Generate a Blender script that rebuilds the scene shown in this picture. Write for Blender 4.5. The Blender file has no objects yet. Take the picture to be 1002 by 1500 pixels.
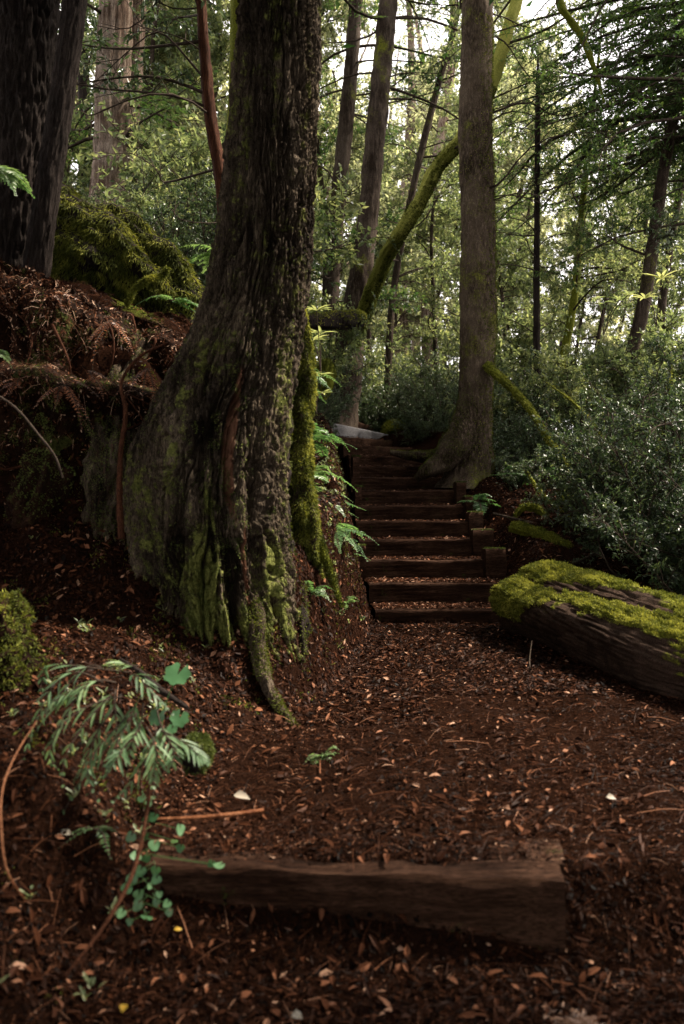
import bpy, math, random
import numpy as np
from mathutils import Vector
R = math.radians
scene = bpy.context.scene
C = scene.collection
# ------------------------------------------------------------ camera, sky, sun, exposure
CAMZ = 1.1
cam_d = bpy.data.cameras.new("camera"); cam = bpy.data.objects.new("camera", cam_d); C.objects.link(cam)
cam.location = (0, 0, CAMZ); cam.rotation_euler = (R(90), 0, 0)
cam_d.sensor_fit = 'VERTICAL'; cam_d.sensor_height = 36; cam_d.lens = 36*1300/1500
cam_d.clip_start = 0.05; cam_d.clip_end = 2000
cam_d.dof.use_dof = True; cam_d.dof.focus_distance = 8.0; cam_d.dof.aperture_fstop = 2.4
scene.camera = cam
SUN_EL, SUN_AZ = 50, 76        # azimuth measured from +Y towards +X
world = bpy.data.worlds.new("World"); scene.world = world; world.use_nodes = True
wn = world.node_tree; bg = wn.nodes['Background']
sky = wn.nodes.new('ShaderNodeTexSky'); sky.sky_type = 'NISHITA'; sky.sun_disc = False
sky.sun_elevation = R(SUN_EL); sky.sun_rotation = R(SUN_AZ); sky.dust_density = 4; sky.air_density = 1
mx = wn.nodes.new('ShaderNodeMix'); mx.data_type = 'RGBA'; mx.inputs[0].default_value = 0.88
mx.inputs[7].default_value = (9.0, 8.35, 8.2, 1)      # the pale overcast layer
wn.links.new(sky.outputs[0], mx.inputs[6]); wn.links.new(mx.outputs[2], bg.inputs[0])
bg.inputs[1].default_value = 0.115
sl = bpy.data.lights.new("sun", 'SUN'); sl.energy = 5.0; sl.angle = R(5); sl.color = (1, .88, .72)
so = bpy.data.objects.new("sun", sl); C.objects.link(so)
sd = Vector((math.sin(R(SUN_AZ))*math.cos(R(SUN_EL)), math.cos(R(SUN_AZ))*math.cos(R(SUN_EL)), math.sin(R(SUN_EL))))
so.rotation_euler = (-sd).to_track_quat('-Z', 'Y').to_euler()
scene.view_settings.view_transform = 'Standard'; scene.view_settings.look = 'None'
scene.view_settings.exposure = 1.72; scene.view_settings.gamma = 1

# ------------------------------------------------------------ helpers
def P(px, py, d):                    # a point seen at photo pixel px,py and standing d metres away
    return np.array([(px-501)/1300*d, d, CAMZ+(750-py)/1300*d])
def interp(y, xs, vs): return np.interp(y, xs, vs)
def ss(t):
    t = np.clip(t, 0, 1); return t*t*(3-2*t)
_r = np.random.RandomState(7)
PERM = _r.permutation(256); GR = _r.normal(size=(256, 3)); GR /= np.linalg.norm(GR, axis=1)[:, None]
def perlin(x, y, z, seed=0):
    x, y, z = np.broadcast_arrays(np.asarray(x, float)+seed*17.3, np.asarray(y, float)+seed*5.1, np.asarray(z, float)+seed*9.7)
    xi = np.floor(x).astype(int); yi = np.floor(y).astype(int); zi = np.floor(z).astype(int)
    fx, fy, fz = x-xi, y-yi, z-zi
    u, v, w = [t*t*t*(t*(t*6-15)+10) for t in (fx, fy, fz)]
    out = 0
    for a in (0, 1):
        pa = PERM[(xi+a) & 255]; wu = u if a else 1-u
        for b in (0, 1):
            pb = PERM[(pa+yi+b) & 255]; wv = v if b else 1-v
            for c in (0, 1):
                g = GR[PERM[(pb+zi+c) & 255]]; ww = w if c else 1-w
                out = out + wu*wv*ww*(g[..., 0]*(fx-a)+g[..., 1]*(fy-b)+g[..., 2]*(fz-c))
    return out*1.6
def fbm(x, y, z, seed=0, o=4):
    s = 0; a = 1
    for k in range(o):
        s = s+a*perlin(x, y, z, seed+k); x = x*2.03; y = y*2.03; z = z*2.03; a *= .5
    return s

class MB:                            # collects vertices, faces and a per-face tint into one mesh
    def __init__(s): s.v = []; s.f4 = []; s.f3 = []; s.t4 = []; s.t3 = []; s.n = 0; s.va = []; s.m4=[]; s.m3=[]
    def add(s, v, f, tint=.5, moss=None, mi=0):
        v = np.asarray(v, float).reshape(-1, 3); f = np.asarray(f, int)
        if len(f) == 0: return
        t = np.broadcast_to(np.asarray(tint, float), (len(f),))
        (s.f4 if f.shape[1] == 4 else s.f3).append(f+s.n); (s.t4 if f.shape[1] == 4 else s.t3).append(t)
        (s.m4 if f.shape[1] == 4 else s.m3).append(np.full(len(f), mi))
        s.v.append(v); s.n += len(v)
        s.va.append(np.zeros(len(v)) if moss is None else np.asarray(moss, float).reshape(-1))
    def mesh(s, name, mats, org=(0, 0, 0), smooth=False):
        me = bpy.data.meshes.new(name)
        v = np.concatenate(s.v)-np.asarray(org, float)
        f4 = np.concatenate(s.f4) if s.f4 else np.zeros((0, 4), int); f3 = np.concatenate(s.f3) if s.f3 else np.zeros((0, 3), int)
        me.vertices.add(len(v)); me.vertices.foreach_set('co', v.astype(np.float32).ravel())
        nl = len(f4)*4+len(f3)*3; me.loops.add(nl)
        me.loops.foreach_set('vertex_index', np.concatenate([f4.ravel(), f3.ravel()]).astype(np.int32))
        me.polygons.add(len(f4)+len(f3))
        me.polygons.foreach_set('loop_start', np.concatenate([np.arange(len(f4))*4, len(f4)*4+np.arange(len(f3))*3]).astype(np.int32))
        me.polygons.foreach_set('use_smooth', np.full(len(f4)+len(f3), smooth))
        if not isinstance(mats, (list, tuple)): mats = [mats]
        for m in mats: me.materials.append(m)
        if len(mats) > 1: me.polygons.foreach_set('material_index', np.concatenate(s.m4+s.m3).astype(np.int32))
        me.update(calc_edges=True)
        a = me.attributes.new('tint', 'FLOAT', 'FACE'); a.data.foreach_set('value', np.concatenate(s.t4+s.t3).astype(np.float32))
        b = me.attributes.new('moss', 'FLOAT', 'POINT'); b.data.foreach_set('value', np.concatenate(s.va).astype(np.float32))
        return me
    def build(s, name, mats, parent=None, loc=(0, 0, 0), smooth=False):
        org = np.array(loc)
        if parent:                                  # mesh space of a part or sub-part is that of its thing
            org = np.array(parent.location)+(np.array(parent.parent.location) if parent.parent else 0)
        o = bpy.data.objects.new(name, s.mesh(name, mats, org, smooth)); C.objects.link(o)
        if parent: o.parent = parent
        else: o.location = loc
        return o
def tag(o, label=None, cat=None, group=None, kind=None):
    for k, v in (('label', label), ('category', cat), ('group', group), ('kind', kind)):
        if v: o[k] = v
    return o
def thing(name, loc, label, cat, group=None):
    o = bpy.data.objects.new(name, None); C.objects.link(o); o.location = tuple(loc); o.empty_display_size = .2
    return tag(o, label, cat, group)
def copy_tree(o, parent=None):
    c = o.copy(); C.objects.link(c); c.parent = parent
    for ch in list(o.children): copy_tree(ch, c)
    return c

def grid_faces(n, m, closed=True):
    i = np.arange(n-1)[:, None]; j = np.arange(m if closed else m-1)[None, :]; k = (j+1) % m
    return np.stack([i*m+j, i*m+k, (i+1)*m+k, (i+1)*m+j], -1).reshape(-1, 4)
def loft(mb, S, tint=.5, moss=None, cap=True, mi=0):   # S: (n, m, 3) rings
    n, m = S.shape[:2]
    v = S.reshape(-1, 3); f = grid_faces(n, m)
    mo = None if moss is None else moss.reshape(-1)
    mb.add(v, f, tint, mo, mi)
    if cap:
        for r_, flip in ((S[0], True), (S[-1], False)):
            c = r_.mean(0); vv = np.vstack([r_, c]); j = np.arange(m); k = (j+1) % m
            ff = np.stack([k, j, np.full(m, m)], -1) if flip else np.stack([j, k, np.full(m, m)], -1)
            mb.add(vv, ff, tint, None, mi)
def smooth_path(pts, n):
    pts = np.asarray(pts, float); k = len(pts)
    if k == 2:
        t = np.linspace(0, 1, n)[:, None]; return pts[0]*(1-t)+pts[1]*t
    seg = np.r_[0, np.cumsum(np.linalg.norm(np.diff(pts[:, :3], axis=0), axis=1))]
    tt = np.linspace(0, seg[-1], n)
    # Catmull-Rom in arc length
    tan = np.gradient(pts, seg, axis=0)
    i = np.clip(np.searchsorted(seg, tt, side='right')-1, 0, k-2)
    h = (seg[i+1]-seg[i])[:, None]; u = ((tt-seg[i])[:, None])/h
    return (2*u**3-3*u**2+1)*pts[i]+(u**3-2*u**2+u)*h*tan[i]+(-2*u**3+3*u**2)*pts[i+1]+(u**3-u**2)*h*tan[i+1]
def frames(p):
    t = np.gradient(p, axis=0); t /= np.linalg.norm(t, axis=1)[:, None]+1e-9
    a = np.array([1., 0, 0]) if abs(t[0][0]) < .8 else np.array([0, 1., 0])
    mt = t.mean(0); a = np.array([0, 0, 1.]) if abs(mt[2]) < .7 else np.array([0, -1., 0])
    n1 = a[None, :]-(t@a)[:, None]*t; n1 /= np.linalg.norm(n1, axis=1)[:, None]+1e-9
    return t, n1, np.cross(t, n1)
def tube_rings(p, r, m, rough=0, seed=0, freq=3.0, along=.3):
    p = np.asarray(p, float); n = len(p); r = np.broadcast_to(np.asarray(r, float), (n,))
    t, a, b = frames(p); th = np.linspace(0, 2*math.pi, m, endpoint=False)
    d = a[:, None, :]*np.cos(th)[None, :, None]+b[:, None, :]*np.sin(th)[None, :, None]
    L = np.r_[0, np.cumsum(np.linalg.norm(np.diff(p, axis=0), axis=1))]
    rr = r[:, None]*np.ones(m)
    if rough:
        k = freq/np.mean(r)*.5
        nz = fbm(np.cos(th)[None, :]*rr*k, np.sin(th)[None, :]*rr*k, L[:, None]*k*along, seed, 3)
        rr = rr*(1+rough*nz)
    return p[:, None, :]+d*rr[..., None]
def tube(mb, p, r, m=5, tint=.5, rough=0, seed=0, cap=True, **k):
    loft(mb, tube_rings(p, r, m, rough, seed, **k), tint, None, cap)
def unit(v): return v/(np.linalg.norm(v, axis=-1, keepdims=True)+1e-9)
def leaves(mb, pos, d, nrm, L, W, tint, fold=.15, mi=0):   # rhombic leaf, base at pos, growing along d
    N = len(pos)
    if N == 0: return
    d = unit(d); s = unit(np.cross(d, nrm)); u = np.cross(s, d)
    L = np.broadcast_to(np.asarray(L, float), (N,))[:, None]; W = np.broadcast_to(np.asarray(W, float), (N,))[:, None]
    mid = pos+d*L*.45
    v = np.stack([pos, mid+s*W*.5+u*W*fold, pos+d*L-u*L*.08, mid-s*W*.5+u*W*fold], 1).reshape(-1, 3)
    mb.add(v, np.arange(4*N).reshape(N, 4), tint, None, mi)
def leaves6(mb, pos, d, nrm, L, W, tint, droop=.15, fold=.18, mi=0, bend=None):   # closer leaf: eight vertices, folded on its midrib
    N = len(pos)
    if N == 0: return
    d = unit(d); s = unit(np.cross(d, nrm)); u = np.cross(s, d)
    L = np.broadcast_to(np.asarray(L, float), (N,))[:, None]; W = np.broadcast_to(np.asarray(W, float), (N,))[:, None]
    q = lambda a, b, c: pos+d*L*a+s*W*b+u*(W*c-L*droop*a*a)
    v = np.stack([q(0, 0, 0), q(.33, .46, fold), q(.36, 0, 0), q(.33, -.46, fold), q(.7, .36, fold*.8), q(.72, 0, 0), q(.7, -.36, fold*.8), q(1, 0, 0)], 1).reshape(-1, 3)
    o = np.arange(N)[:, None, None]*8
    f4 = (o+np.array([[2, 1, 4, 5], [3, 2, 5, 6]])[None]).reshape(-1, 4)
    f3 = (o+np.array([[0, 1, 2], [0, 2, 3], [5, 4, 7], [6, 5, 7]])[None]).reshape(-1, 3)
    t = np.broadcast_to(np.asarray(tint, float), (N,)); nv = mb.n
    mb.add(v, f4, np.repeat(t, 2), None, mi)
    mb.f3.append(f3+nv); mb.t3.append(np.repeat(t, 4)); mb.m3.append(np.full(len(f3), mi))

# ------------------------------------------------------------ materials
def mat(name, build):
    m = bpy.data.materials.new(name); m.use_nodes = True; nt = m.node_tree; nt.nodes.clear()
    def N(t, **kw):
        n = nt.nodes.new(t)
        for k, v in kw.items():
            if k.startswith('i_'): n.inputs[k[2:].replace('_', ' ')].default_value = v
            elif k.startswith('n'): n.inputs[int(k[1:])].default_value = v
            else: setattr(n, k, v)
        return n
    L = nt.links.new
    out = N('ShaderNodeOutputMaterial'); L(build(N, L), out.inputs[0]); return m
def ramp(N, L, src, stops):
    r = N('ShaderNodeValToRGB'); e = r.color_ramp.elements
    while len(e) < len(stops): e.new(.5)
    for el, (p, c) in zip(e, stops):
        el.position = p; el.color = (c, c, c, 1) if isinstance(c, (int, float)) else (*c, 1)
    L(src, r.inputs[0]); return r.outputs[0]
def noise(N, L, vec, scale, detail=5, rough=.6, dist=0):
    n = N('ShaderNodeTexNoise', i_Scale=scale, i_Detail=detail, i_Roughness=rough, i_Distortion=dist); L(vec, n.inputs['Vector']); return n.outputs[0]
def mapping(N, L, sc):
    tc = N('ShaderNodeTexCoord'); m = N('ShaderNodeMapping'); m.inputs['Scale'].default_value = sc; L(tc.outputs['Object'], m.inputs[0]); return m.outputs[0], tc.outputs['Object']
def mixc(N, L, f, a, b):
    m = N('ShaderNodeMix', data_type='RGBA')
    for i, s in ((0, f), (6, a), (7, b)):
        if hasattr(s, 'is_linked'): L(s, m.inputs[i])
        else: m.inputs[i].default_value = s if i == 0 else (*s, 1)
    return m.outputs[2]
def math_(N, L, op, a, b):
    m = N('ShaderNodeMath', operation=op)
    for i, s in ((0, a), (1, b)):
        if hasattr(s, 'is_linked'): L(s, m.inputs[i])
        else: m.inputs[i].default_value = s
    return m.outputs[0]
MOSS_A, MOSS_B = (.045, .055, .006), (.16, .17, .022)
def bark(name, dark, mid, light, sc=9, stretch=.12, moss=0.0, bump=.012, useattr=False, mosscol=(MOSS_A, MOSS_B), rough=.8, mossbias=(0, 0, 0), msc=2.0, streak=False):
    def b(N, L):
        v, ob = mapping(N, L, stretch if isinstance(stretch, tuple) else (1, 1, stretch))
        n1 = noise(N, L, v, sc, 6, .62, .35); n2 = noise(N, L, v, sc*4.5, 4, .6); n3 = noise(N, L, ob, 1.7, 3)
        col = ramp(N, L, n1, [(.3, dark), (.5, mid), (.72, light)])
        col = mixc(N, L, ramp(N, L, n2, [(.35, 0.0), (.7, .55)]), col, tuple(c*.45 for c in mid))
        col = mixc(N, L, ramp(N, L, n3, [(.4, 0.0), (.65, .5)]), col, light)
        n4 = noise(N, L, v, sc*11, 3, .7, .6); col = mixc(N, L, ramp(N, L, n4, [(.42, .75), (.6, 0.0)]), col, tuple(c*.5 for c in dark))
        h = math_(N, L, 'ADD', math_(N, L, 'ADD', n1, math_(N, L, 'MULTIPLY', n2, .5)), math_(N, L, 'MULTIPLY', n4, .3))
        if streak:                                  # bared reddish wood
            at = N('ShaderNodeAttribute', attribute_name='tint'); col = mixc(N, L, ramp(N, L, math_(N, L, 'ADD', at.outputs['Fac'], math_(N, L, 'MULTIPLY', n2, .5)), [(.78, 0.0), (.95, .9)]), col, (.13, .062, .038))
        bp = N('ShaderNodeBump', i_Strength=1.0, i_Distance=bump); L(h, bp.inputs['Height'])
        if useattr or moss > 0:
            nm = noise(N, L, ob, msc, 6, .7); nf = noise(N, L, ob, 60, 3, .7)
            f = nm
            if useattr:
                at = N('ShaderNodeAttribute', attribute_name='moss'); f = math_(N, L, 'ADD', math_(N, L, 'MULTIPLY', nm, 1.3), math_(N, L, 'MULTIPLY', at.outputs['Fac'], .55))
                f = ramp(N, L, math_(N, L, 'MULTIPLY', math_(N, L, 'ADD', f, math_(N, L, 'MULTIPLY', nf, .35)), .5), [(.475, 0.0), (.545, 1.0)])
            else:
                geo = N('ShaderNodeNewGeometry'); dt = N('ShaderNodeVectorMath', operation='DOT_PRODUCT'); L(geo.outputs['Normal'], dt.inputs[0]); dt.inputs[1].default_value = mossbias
                f = math_(N, L, 'ADD', math_(N, L, 'ADD', f, dt.outputs['Value']), math_(N, L, 'MULTIPLY', nf, .3))
                f = ramp(N, L, f, [(max(0, 1.0-moss*.75), 0.0), (min(1, 1.12-moss*.75), 1.0)])
            mc = ramp(N, L, nf, [(.3, mosscol[0]), (.7, mosscol[1])])
            col = mixc(N, L, f, col, mc)
        p = N('ShaderNodeBsdfPrincipled', i_Roughness=rough); p.inputs['Specular IOR Level'].default_value = .04
        L(col, p.inputs['Base Color']); L(bp.outputs[0], p.inputs['Normal']); return p.outputs[0]
    return mat(name, b)
def leafmat(name, stops, trans=.4, rough=.45, tmul=1.6, spec=.4):
    def b(N, L):
        at = N('ShaderNodeAttribute', attribute_name='tint'); oi = N('ShaderNodeObjectInfo')
        f = math_(N, L, 'ADD', at.outputs['Fac'], math_(N, L, 'MULTIPLY', math_(N, L, 'SUBTRACT', oi.outputs['Random'], .5), .2))
        col = ramp(N, L, f, stops)
        p = N('ShaderNodeBsdfPrincipled', i_Roughness=rough); p.inputs['Specular IOR Level'].default_value = spec; L(col, p.inputs['Base Color'])
        if trans <= 0: return p.outputs[0]
        t = N('ShaderNodeBsdfTranslucent'); g = N('ShaderNodeMix', data_type='RGBA', blend_type='MULTIPLY'); g.inputs[0].default_value = 1
        L(col, g.inputs[6]); g.inputs[7].default_value = (tmul*1.12, tmul*1.08, tmul*.75, 1); L(g.outputs[2], t.inputs[0])
        m = N('ShaderNodeMixShader'); m.inputs[0].default_value = trans; L(p.outputs[0], m.inputs[1]); L(t.outputs[0], m.inputs[2]); return m.outputs[0]
    return mat(name, b)

M = {}
M['cedar'] = bark('cedar_bark', (.003, .002, .0015), (.040, .029, .020), (.22, .17, .12), sc=16, stretch=.1, useattr=True, bump=.03, mosscol=((.02, .026, .005), (.17, .18, .05)), msc=16, streak=True)
M['cedar_far'] = bark('weathered_cedar_bark', (.03, .018, .012), (.16, .105, .075), (.55, .45, .37), sc=24, stretch=.035, moss=.3, bump=.02)
M['dark_bark'] = bark('dark_wet_bark', (.004, .003, .0025), (.018, .0135, .0115), (.065, .05, .043), sc=30, stretch=.08, moss=.22, bump=.012)
M['fir'] = bark('grey_plated_bark', (.010, .007, .0045), (.055, .038, .026), (.25, .19, .138), sc=52, stretch=.3, moss=.4, bump=.008, msc=1.4)
M['brown'] = bark('brown_bark', (.008, .005, .0035), (.036, .024, .017), (.16, .125, .10), sc=38, stretch=.13, moss=.36, bump=.01)
M['red'] = bark('reddish_bark', (.015, .006, .0035), (.055, .020, .010), (.12, .05, .027), sc=18, stretch=.1, moss=.1, bump=.008)
M['mossbark'] = bark('mossy_bark', (.03, .02, .01), (.07, .05, .03), (.12, .1, .06), sc=14, stretch=.2, moss=.85, bump=.012, msc=3)
M['mossbark_pale'] = bark('pale_mossy_bark', (.03, .02, .01), (.07, .05, .03), (.12, .1, .06), sc=14, stretch=.2, moss=.95, bump=.012, msc=3, mosscol=((.10, .11, .02), (.26, .26, .06)))
M['log'] = bark('rotting_wood', (.008, .0045, .003), (.036, .022, .015), (.10, .064, .047), sc=14, stretch=1, useattr=True, bump=.01)
M['timber'] = bark('weathered_timber', (.005, .0024, .0014), (.032, .015, .009), (.12, .064, .040), sc=22, stretch=(.09, 1.2, 1.4), moss=.27, bump=.006, rough=.9, mosscol=((.015, .025, .005), (.05, .07, .015)), msc=6)
M['grey_timber'] = bark('grey_timber', (.10, .098, .105), (.17, .165, .175), (.24, .235, .245), sc=20, stretch=(.1, .3, 1.2), bump=.004, rough=.6)
M['twig'] = bark('twig_bark', (.02, .014, .01), (.055, .04, .03), (.11, .085, .07), sc=40, stretch=.2, bump=.002)
M['orange_stick'] = bark('orange_stick_bark', (.07, .022, .010), (.20, .075, .032), (.36, .17, .09), sc=40, stretch=.3, bump=.002, rough=.5)
def soil(N, L):
    v, ob = mapping(N, L, (1, 1, 1))
    n1 = noise(N, L, ob, 3.2, 6, .65); n2 = noise(N, L, ob, 45, 6, .7, .8); n3 = noise(N, L, ob, 150, 3, .7)
    col = ramp(N, L, n2, [(.3, (.003, .0014, .0009)), (.5, (.0085, .0038, .0023)), (.66, (.023, .0102, .006)), (.8, (.065, .031, .018))])
    col = mixc(N, L, ramp(N, L, n1, [(.4, 0.0), (.7, .5)]), col, (.018, .009, .006))
    at = N('ShaderNodeAttribute', attribute_name='moss')
    nm = noise(N, L, ob, 6, 5, .7)
    f = ramp(N, L, math_(N, L, 'ADD', at.outputs['Fac'], math_(N, L, 'MULTIPLY', nm, .5)), [(.62, 0.0), (.8, 1.0)])
    col = mixc(N, L, f, col, ramp(N, L, n3, [(.35, (.02, .03, .005)), (.65, (.09, .105, .018))]))
    bp = N('ShaderNodeBump', i_Strength=1.0, i_Distance=.012); L(math_(N, L, 'ADD', n2, math_(N, L, 'MULTIPLY', n3, .4)), bp.inputs['Height'])
    p = N('ShaderNodeBsdfPrincipled', i_Roughness=.75); p.inputs['Specular IOR Level'].default_value = 0
    L(col, p.inputs['Base Color']); L(bp.outputs[0], p.inputs['Normal']); return p.outputs[0]
M['soil'] = mat('forest_soil', soil)
M['litter'] = leafmat('fallen_litter', [(0, (.002, .0009, .0005)), (.45, (.0145, .0052, .0026)), (.72, (.046, .0168, .008)), (.9, (.17, .072, .038)), (1, (.42, .28, .20))], trans=0, rough=.5, spec=.03)
M['moss'] = leafmat('moss_tufts', [(0, (.018, .024, .004)), (.5, (.075, .088, .013)), (1, (.27, .27, .05))], trans=.25, rough=.8, spec=.15)
M['darkmoss'] = leafmat('dull_moss', [(0, (.022, .034, .006)), (.5, (.06, .08, .018)), (1, (.14, .16, .045))], trans=.2, rough=.8, spec=.15)
M['leaf_glossy'] = leafmat('glossy_evergreen_leaf', [(0, (.016, .032, .014)), (.5, (.05, .08, .036)), (.8, (.11, .15, .07)), (1, (.24, .28, .12))], trans=.25, rough=.33, spec=.5)
M['leaf_dark'] = leafmat('dark_evergreen_leaf', [(0, (.010, .022, .010)), (.5, (.026, .048, .022)), (.85, (.06, .09, .04)), (1, (.13, .17, .07))], trans=.25, rough=.4, spec=.35)
M['leaf_broad'] = leafmat('broad_leaf', [(0, (.036, .058, .027)), (.5, (.10, .132, .062)), (1, (.25, .27, .13))], trans=.5, rough=.4)
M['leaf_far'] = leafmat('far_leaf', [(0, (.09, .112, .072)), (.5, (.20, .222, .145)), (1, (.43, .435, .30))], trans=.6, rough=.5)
M['needle'] = leafmat('needle_spray', [(0, (.014, .038, .010)), (.5, (.035, .075, .02)), (1, (.10, .15, .04))], trans=.4, rough=.5)
M['fern'] = leafmat('fern_frond', [(0, (.03, .075, .025)), (.5, (.065, .14, .045)), (1, (.15, .23, .09))], trans=.4, rough=.42)
M['bluefern'] = leafmat('bluish_frond', [(0, (.035, .08, .032)), (.5, (.08, .15, .065)), (1, (.18, .27, .12))], trans=.3, rough=.5)
M['round'] = leafmat('round_leaf', [(0, (.025, .075, .028)), (.5, (.055, .14, .058)), (1, (.13, .24, .12))], trans=.3, rough=.4)
M['pale_leaf'] = leafmat('pale_fallen_leaf', [(0, (.2, .15, .11)), (.5, (.28, .24, .19)), (1, (.36, .34, .27))], trans=.1, rough=.5)
M['tan'] = leafmat('tan_splinters', [(0, (.05, .022, .010)), (.5, (.15, .075, .040)), (1, (.30, .17, .10))], trans=0, rough=.6)
M['yellow'] = leafmat('yellow_leaf', [(0, (.5, .28, .02)), (1, (.65, .42, .04))], trans=.1)

M['bankface'] = bark('bank_earth', (.004, .002, .0013), (.019, .0085, .005), (.058, .029, .017), sc=14, stretch=.6, useattr=True, bump=.03, mosscol=((.012, .018, .004), (.075, .08, .022)), msc=12)
M['deadfern'] = leafmat('dead_frond', [(0, (.05, .015, .006)), (.5, (.17, .055, .02)), (1, (.38, .15, .06))], trans=.2)

# ------------------------------------------------------------ the lie of the land
XL = ([0, 2, 2.8, 3.6, 4.1, 4.7, 5.2, 7, 9.6, 11, 12.2, 13.3, 15, 18, 25], [-.75, -.68, -.62, -.6, -.3, -.1, .0, .27, .17, .1, .0, -.2, -.8, -2.2, -6])
XR = ([0, 2, 2.8, 4, 5, 6.9, 9.6, 12.2, 13.3, 15, 18, 25], [.75, .8, .95, 1.5, 1.5, 1.27, 1.36, 1.05, .8, .5, -.8, -4.5])
STEP_Y0, STEP_T, STEP_Z0, STEP_R = 7.05, .52, .324, .17
def path_z(y):
    return np.where(y < 7.6, interp(y, [0, 2.60, 2.8, 7.05, 7.6], [-.34, -.245, 0, .22, .26]), np.where(y < 13.6, .12+(y-STEP_Y0)*.327, 2.26+.10*np.clip(y-13.6, 0, 30)))
def land(x, y, fine=True):
    x = np.asarray(x, float); y = np.asarray(y, float)
    zp = path_z(y); xl = interp(y, *XL)+.06*perlin(y*1.7, 0, 0, 3); xr = interp(y, *XR)+.08*perlin(y*1.3, 5, 0, 4)
    u = np.clip(xl-x, 0, None); v = np.clip(x-xr, 0, None)
    H = interp(y, [0, 2, 2.8, 3.5, 4.4, 5, 6, 7, 8, 10, 12, 14, 20], [.15, .12, .27, .30, .24, .75, .95, 1.0, 1.1, 1.05, .75, .5, .4])
    G = interp(y+.12*perlin(x*2.2, 0, 0, 14)+.06*perlin(x*7, 0, 0, 15), [4.85, 5.2, 5.7, 9, 12, 16, 30], [0, .85, 1.05, 1.1, .7, .3, .2])
    left = H*ss(u/interp(y, [4.4, 5, 9, 12], [.5, .28, .30, .5]))+G*ss((u-.5)/.75)+.30*np.clip(u-.5, 0, 5)+.06*np.clip(u-5.5, 0, 25)
    rr = interp(y, [0, 6.4, 8, 12, 16], [0, .0, .33, .25, 0]); slope = interp(y, [6, 9, 14, 20], [.03, -.03, -.16, -.16])
    right = rr*ss(v/.5)+slope*np.clip(v-.4, 0, 7)
    z = zp+left+np.where(v > 0, right, 0)
    z = np.where(y > 22, z+.5*perlin(x*.1, y*.1, 0, 9), z)
    if fine:
        off = np.clip(u*3, 0, 1)
        z = z+(.02+.06*off)*fbm(x*1.4, y*1.4, 0, 11, 3)+(.008+.035*off)*fbm(x*6, y*6, 0, 12, 3)
        st = (y > 7.0) & (y < 14) & (u < .02) & (v < .02)
        z = np.where(st, z-.14, z)
    return z
def land_n(x, y):
    e = .04; a = (land(x+e, y)-land(x-e, y))/(2*e); b = (land(x, y+e)-land(x, y-e))/(2*e)
    return unit(np.stack([-a, -b, np.ones_like(a)], -1))
def axis(dense, lo, hi, step, g=1.12, far=160):
    c = list(np.arange(lo, hi, step)); s = step; x = c[-1]
    while x < far: s *= g; x += s; c.append(x)
    if dense:
        s = step; x = lo
        while x > -far: s *= g; x -= s; c.insert(0, x)
    return np.array(c)
gx = axis(True, -2.9, 2.6, .022); gy = np.r_[np.arange(-6, 1.4, .3), axis(False, 1.4, 9.0, .022, 1.06)]
X, Y = np.meshgrid(gx, gy); Z = land(X, Y)
mossp = .55*ss((perlin(X*1.1, Y*1.1, 0, 21)-.15)*3)*ss((interp(Y, *XL)-X-.35)*2)
mossp += .5*ss(1-np.hypot((X+1.45)/.45, (Y-3.6)/.6)*.8)
g = MB(); g.add(np.stack([X, Y, Z], -1), grid_faces(len(gy), len(gx), False)[:, ::-1], .5, mossp)
ground = g.build('ground', M['soil'], smooth=True); tag(ground, kind='structure')

# ------------------------------------------------------------ timber steps
def beam(mb, p0, p1, w, h, seed, up=(0, 0, 1), n=40, rough=.006, sag=0):
    """squared timber, top edge line from p0 to p1, w deep (to the back), h high"""
    p0 = np.array(p0, float); p1 = np.array(p1, float); ax = unit(p1-p0); upv = np.array(up, float); back = unit(np.cross(upv, ax))
    c = np.array([(0, 0), (.25, 0), (.5, 0), (.75, 0), (1, 0), (1, -.25), (1, -.5), (1, -.75), (1, -1), (.75, -1), (.5, -1), (.25, -1), (0, -1), (0, -.75), (0, -.5), (0, -.25)], float)
    cc = c.copy()
    for k in (0, 4, 8, 12): cc[k] = c[k]+(np.array([.5, -.5])-c[k])*.045
    m = len(cc); c = []
    for k in range(m):                                  # finer ring for worn edges
        a, b_ = cc[k], cc[(k+1) % m]
        for t in (0, .5): c.append(a*(1-t)+b_*t)
    c = np.array(c); t = np.linspace(0, 1, n)
    S = (p0+(p1-p0)*t[:, None])[:, None, :]+(back*w)*c[None, :, :1]+(upv*h)*c[None, :, 1:]
    L = np.linalg.norm(p1-p0)
    nz = fbm(t[:, None]*L*3, c[None, :, 0]*w*14, c[None, :, 1]*h*14, seed, 4)
    S += (back*(.5-c[None, :, :1])+upv*(-.5-c[None, :, 1:])*-1)*nz[..., None]*rough*-2
    S[..., 2] += sag*fbm(t*L*1.2, seed, 0, seed, 2)[:, None]
    loft(mb, S, .5)
near = thing('timber_step', (.1, 2.72, -.2), 'weathered brown foreground timber nearest the viewer, with a squared end block on its right', 'timber step')
b = MB(); beam(b, (-.60, 2.74, .012), (.665, 2.64, -.002), .16, .24, 3, n=260, rough=.014, sag=.008); b.build('timber', M['timber'], near, smooth=True)
b = MB(); beam(b, (.47, 2.81, .008), (.700, 2.78, .004), .20, .235, 8, n=80, rough=.016); b.build('end_block', M['timber'], near, smooth=True)
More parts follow.
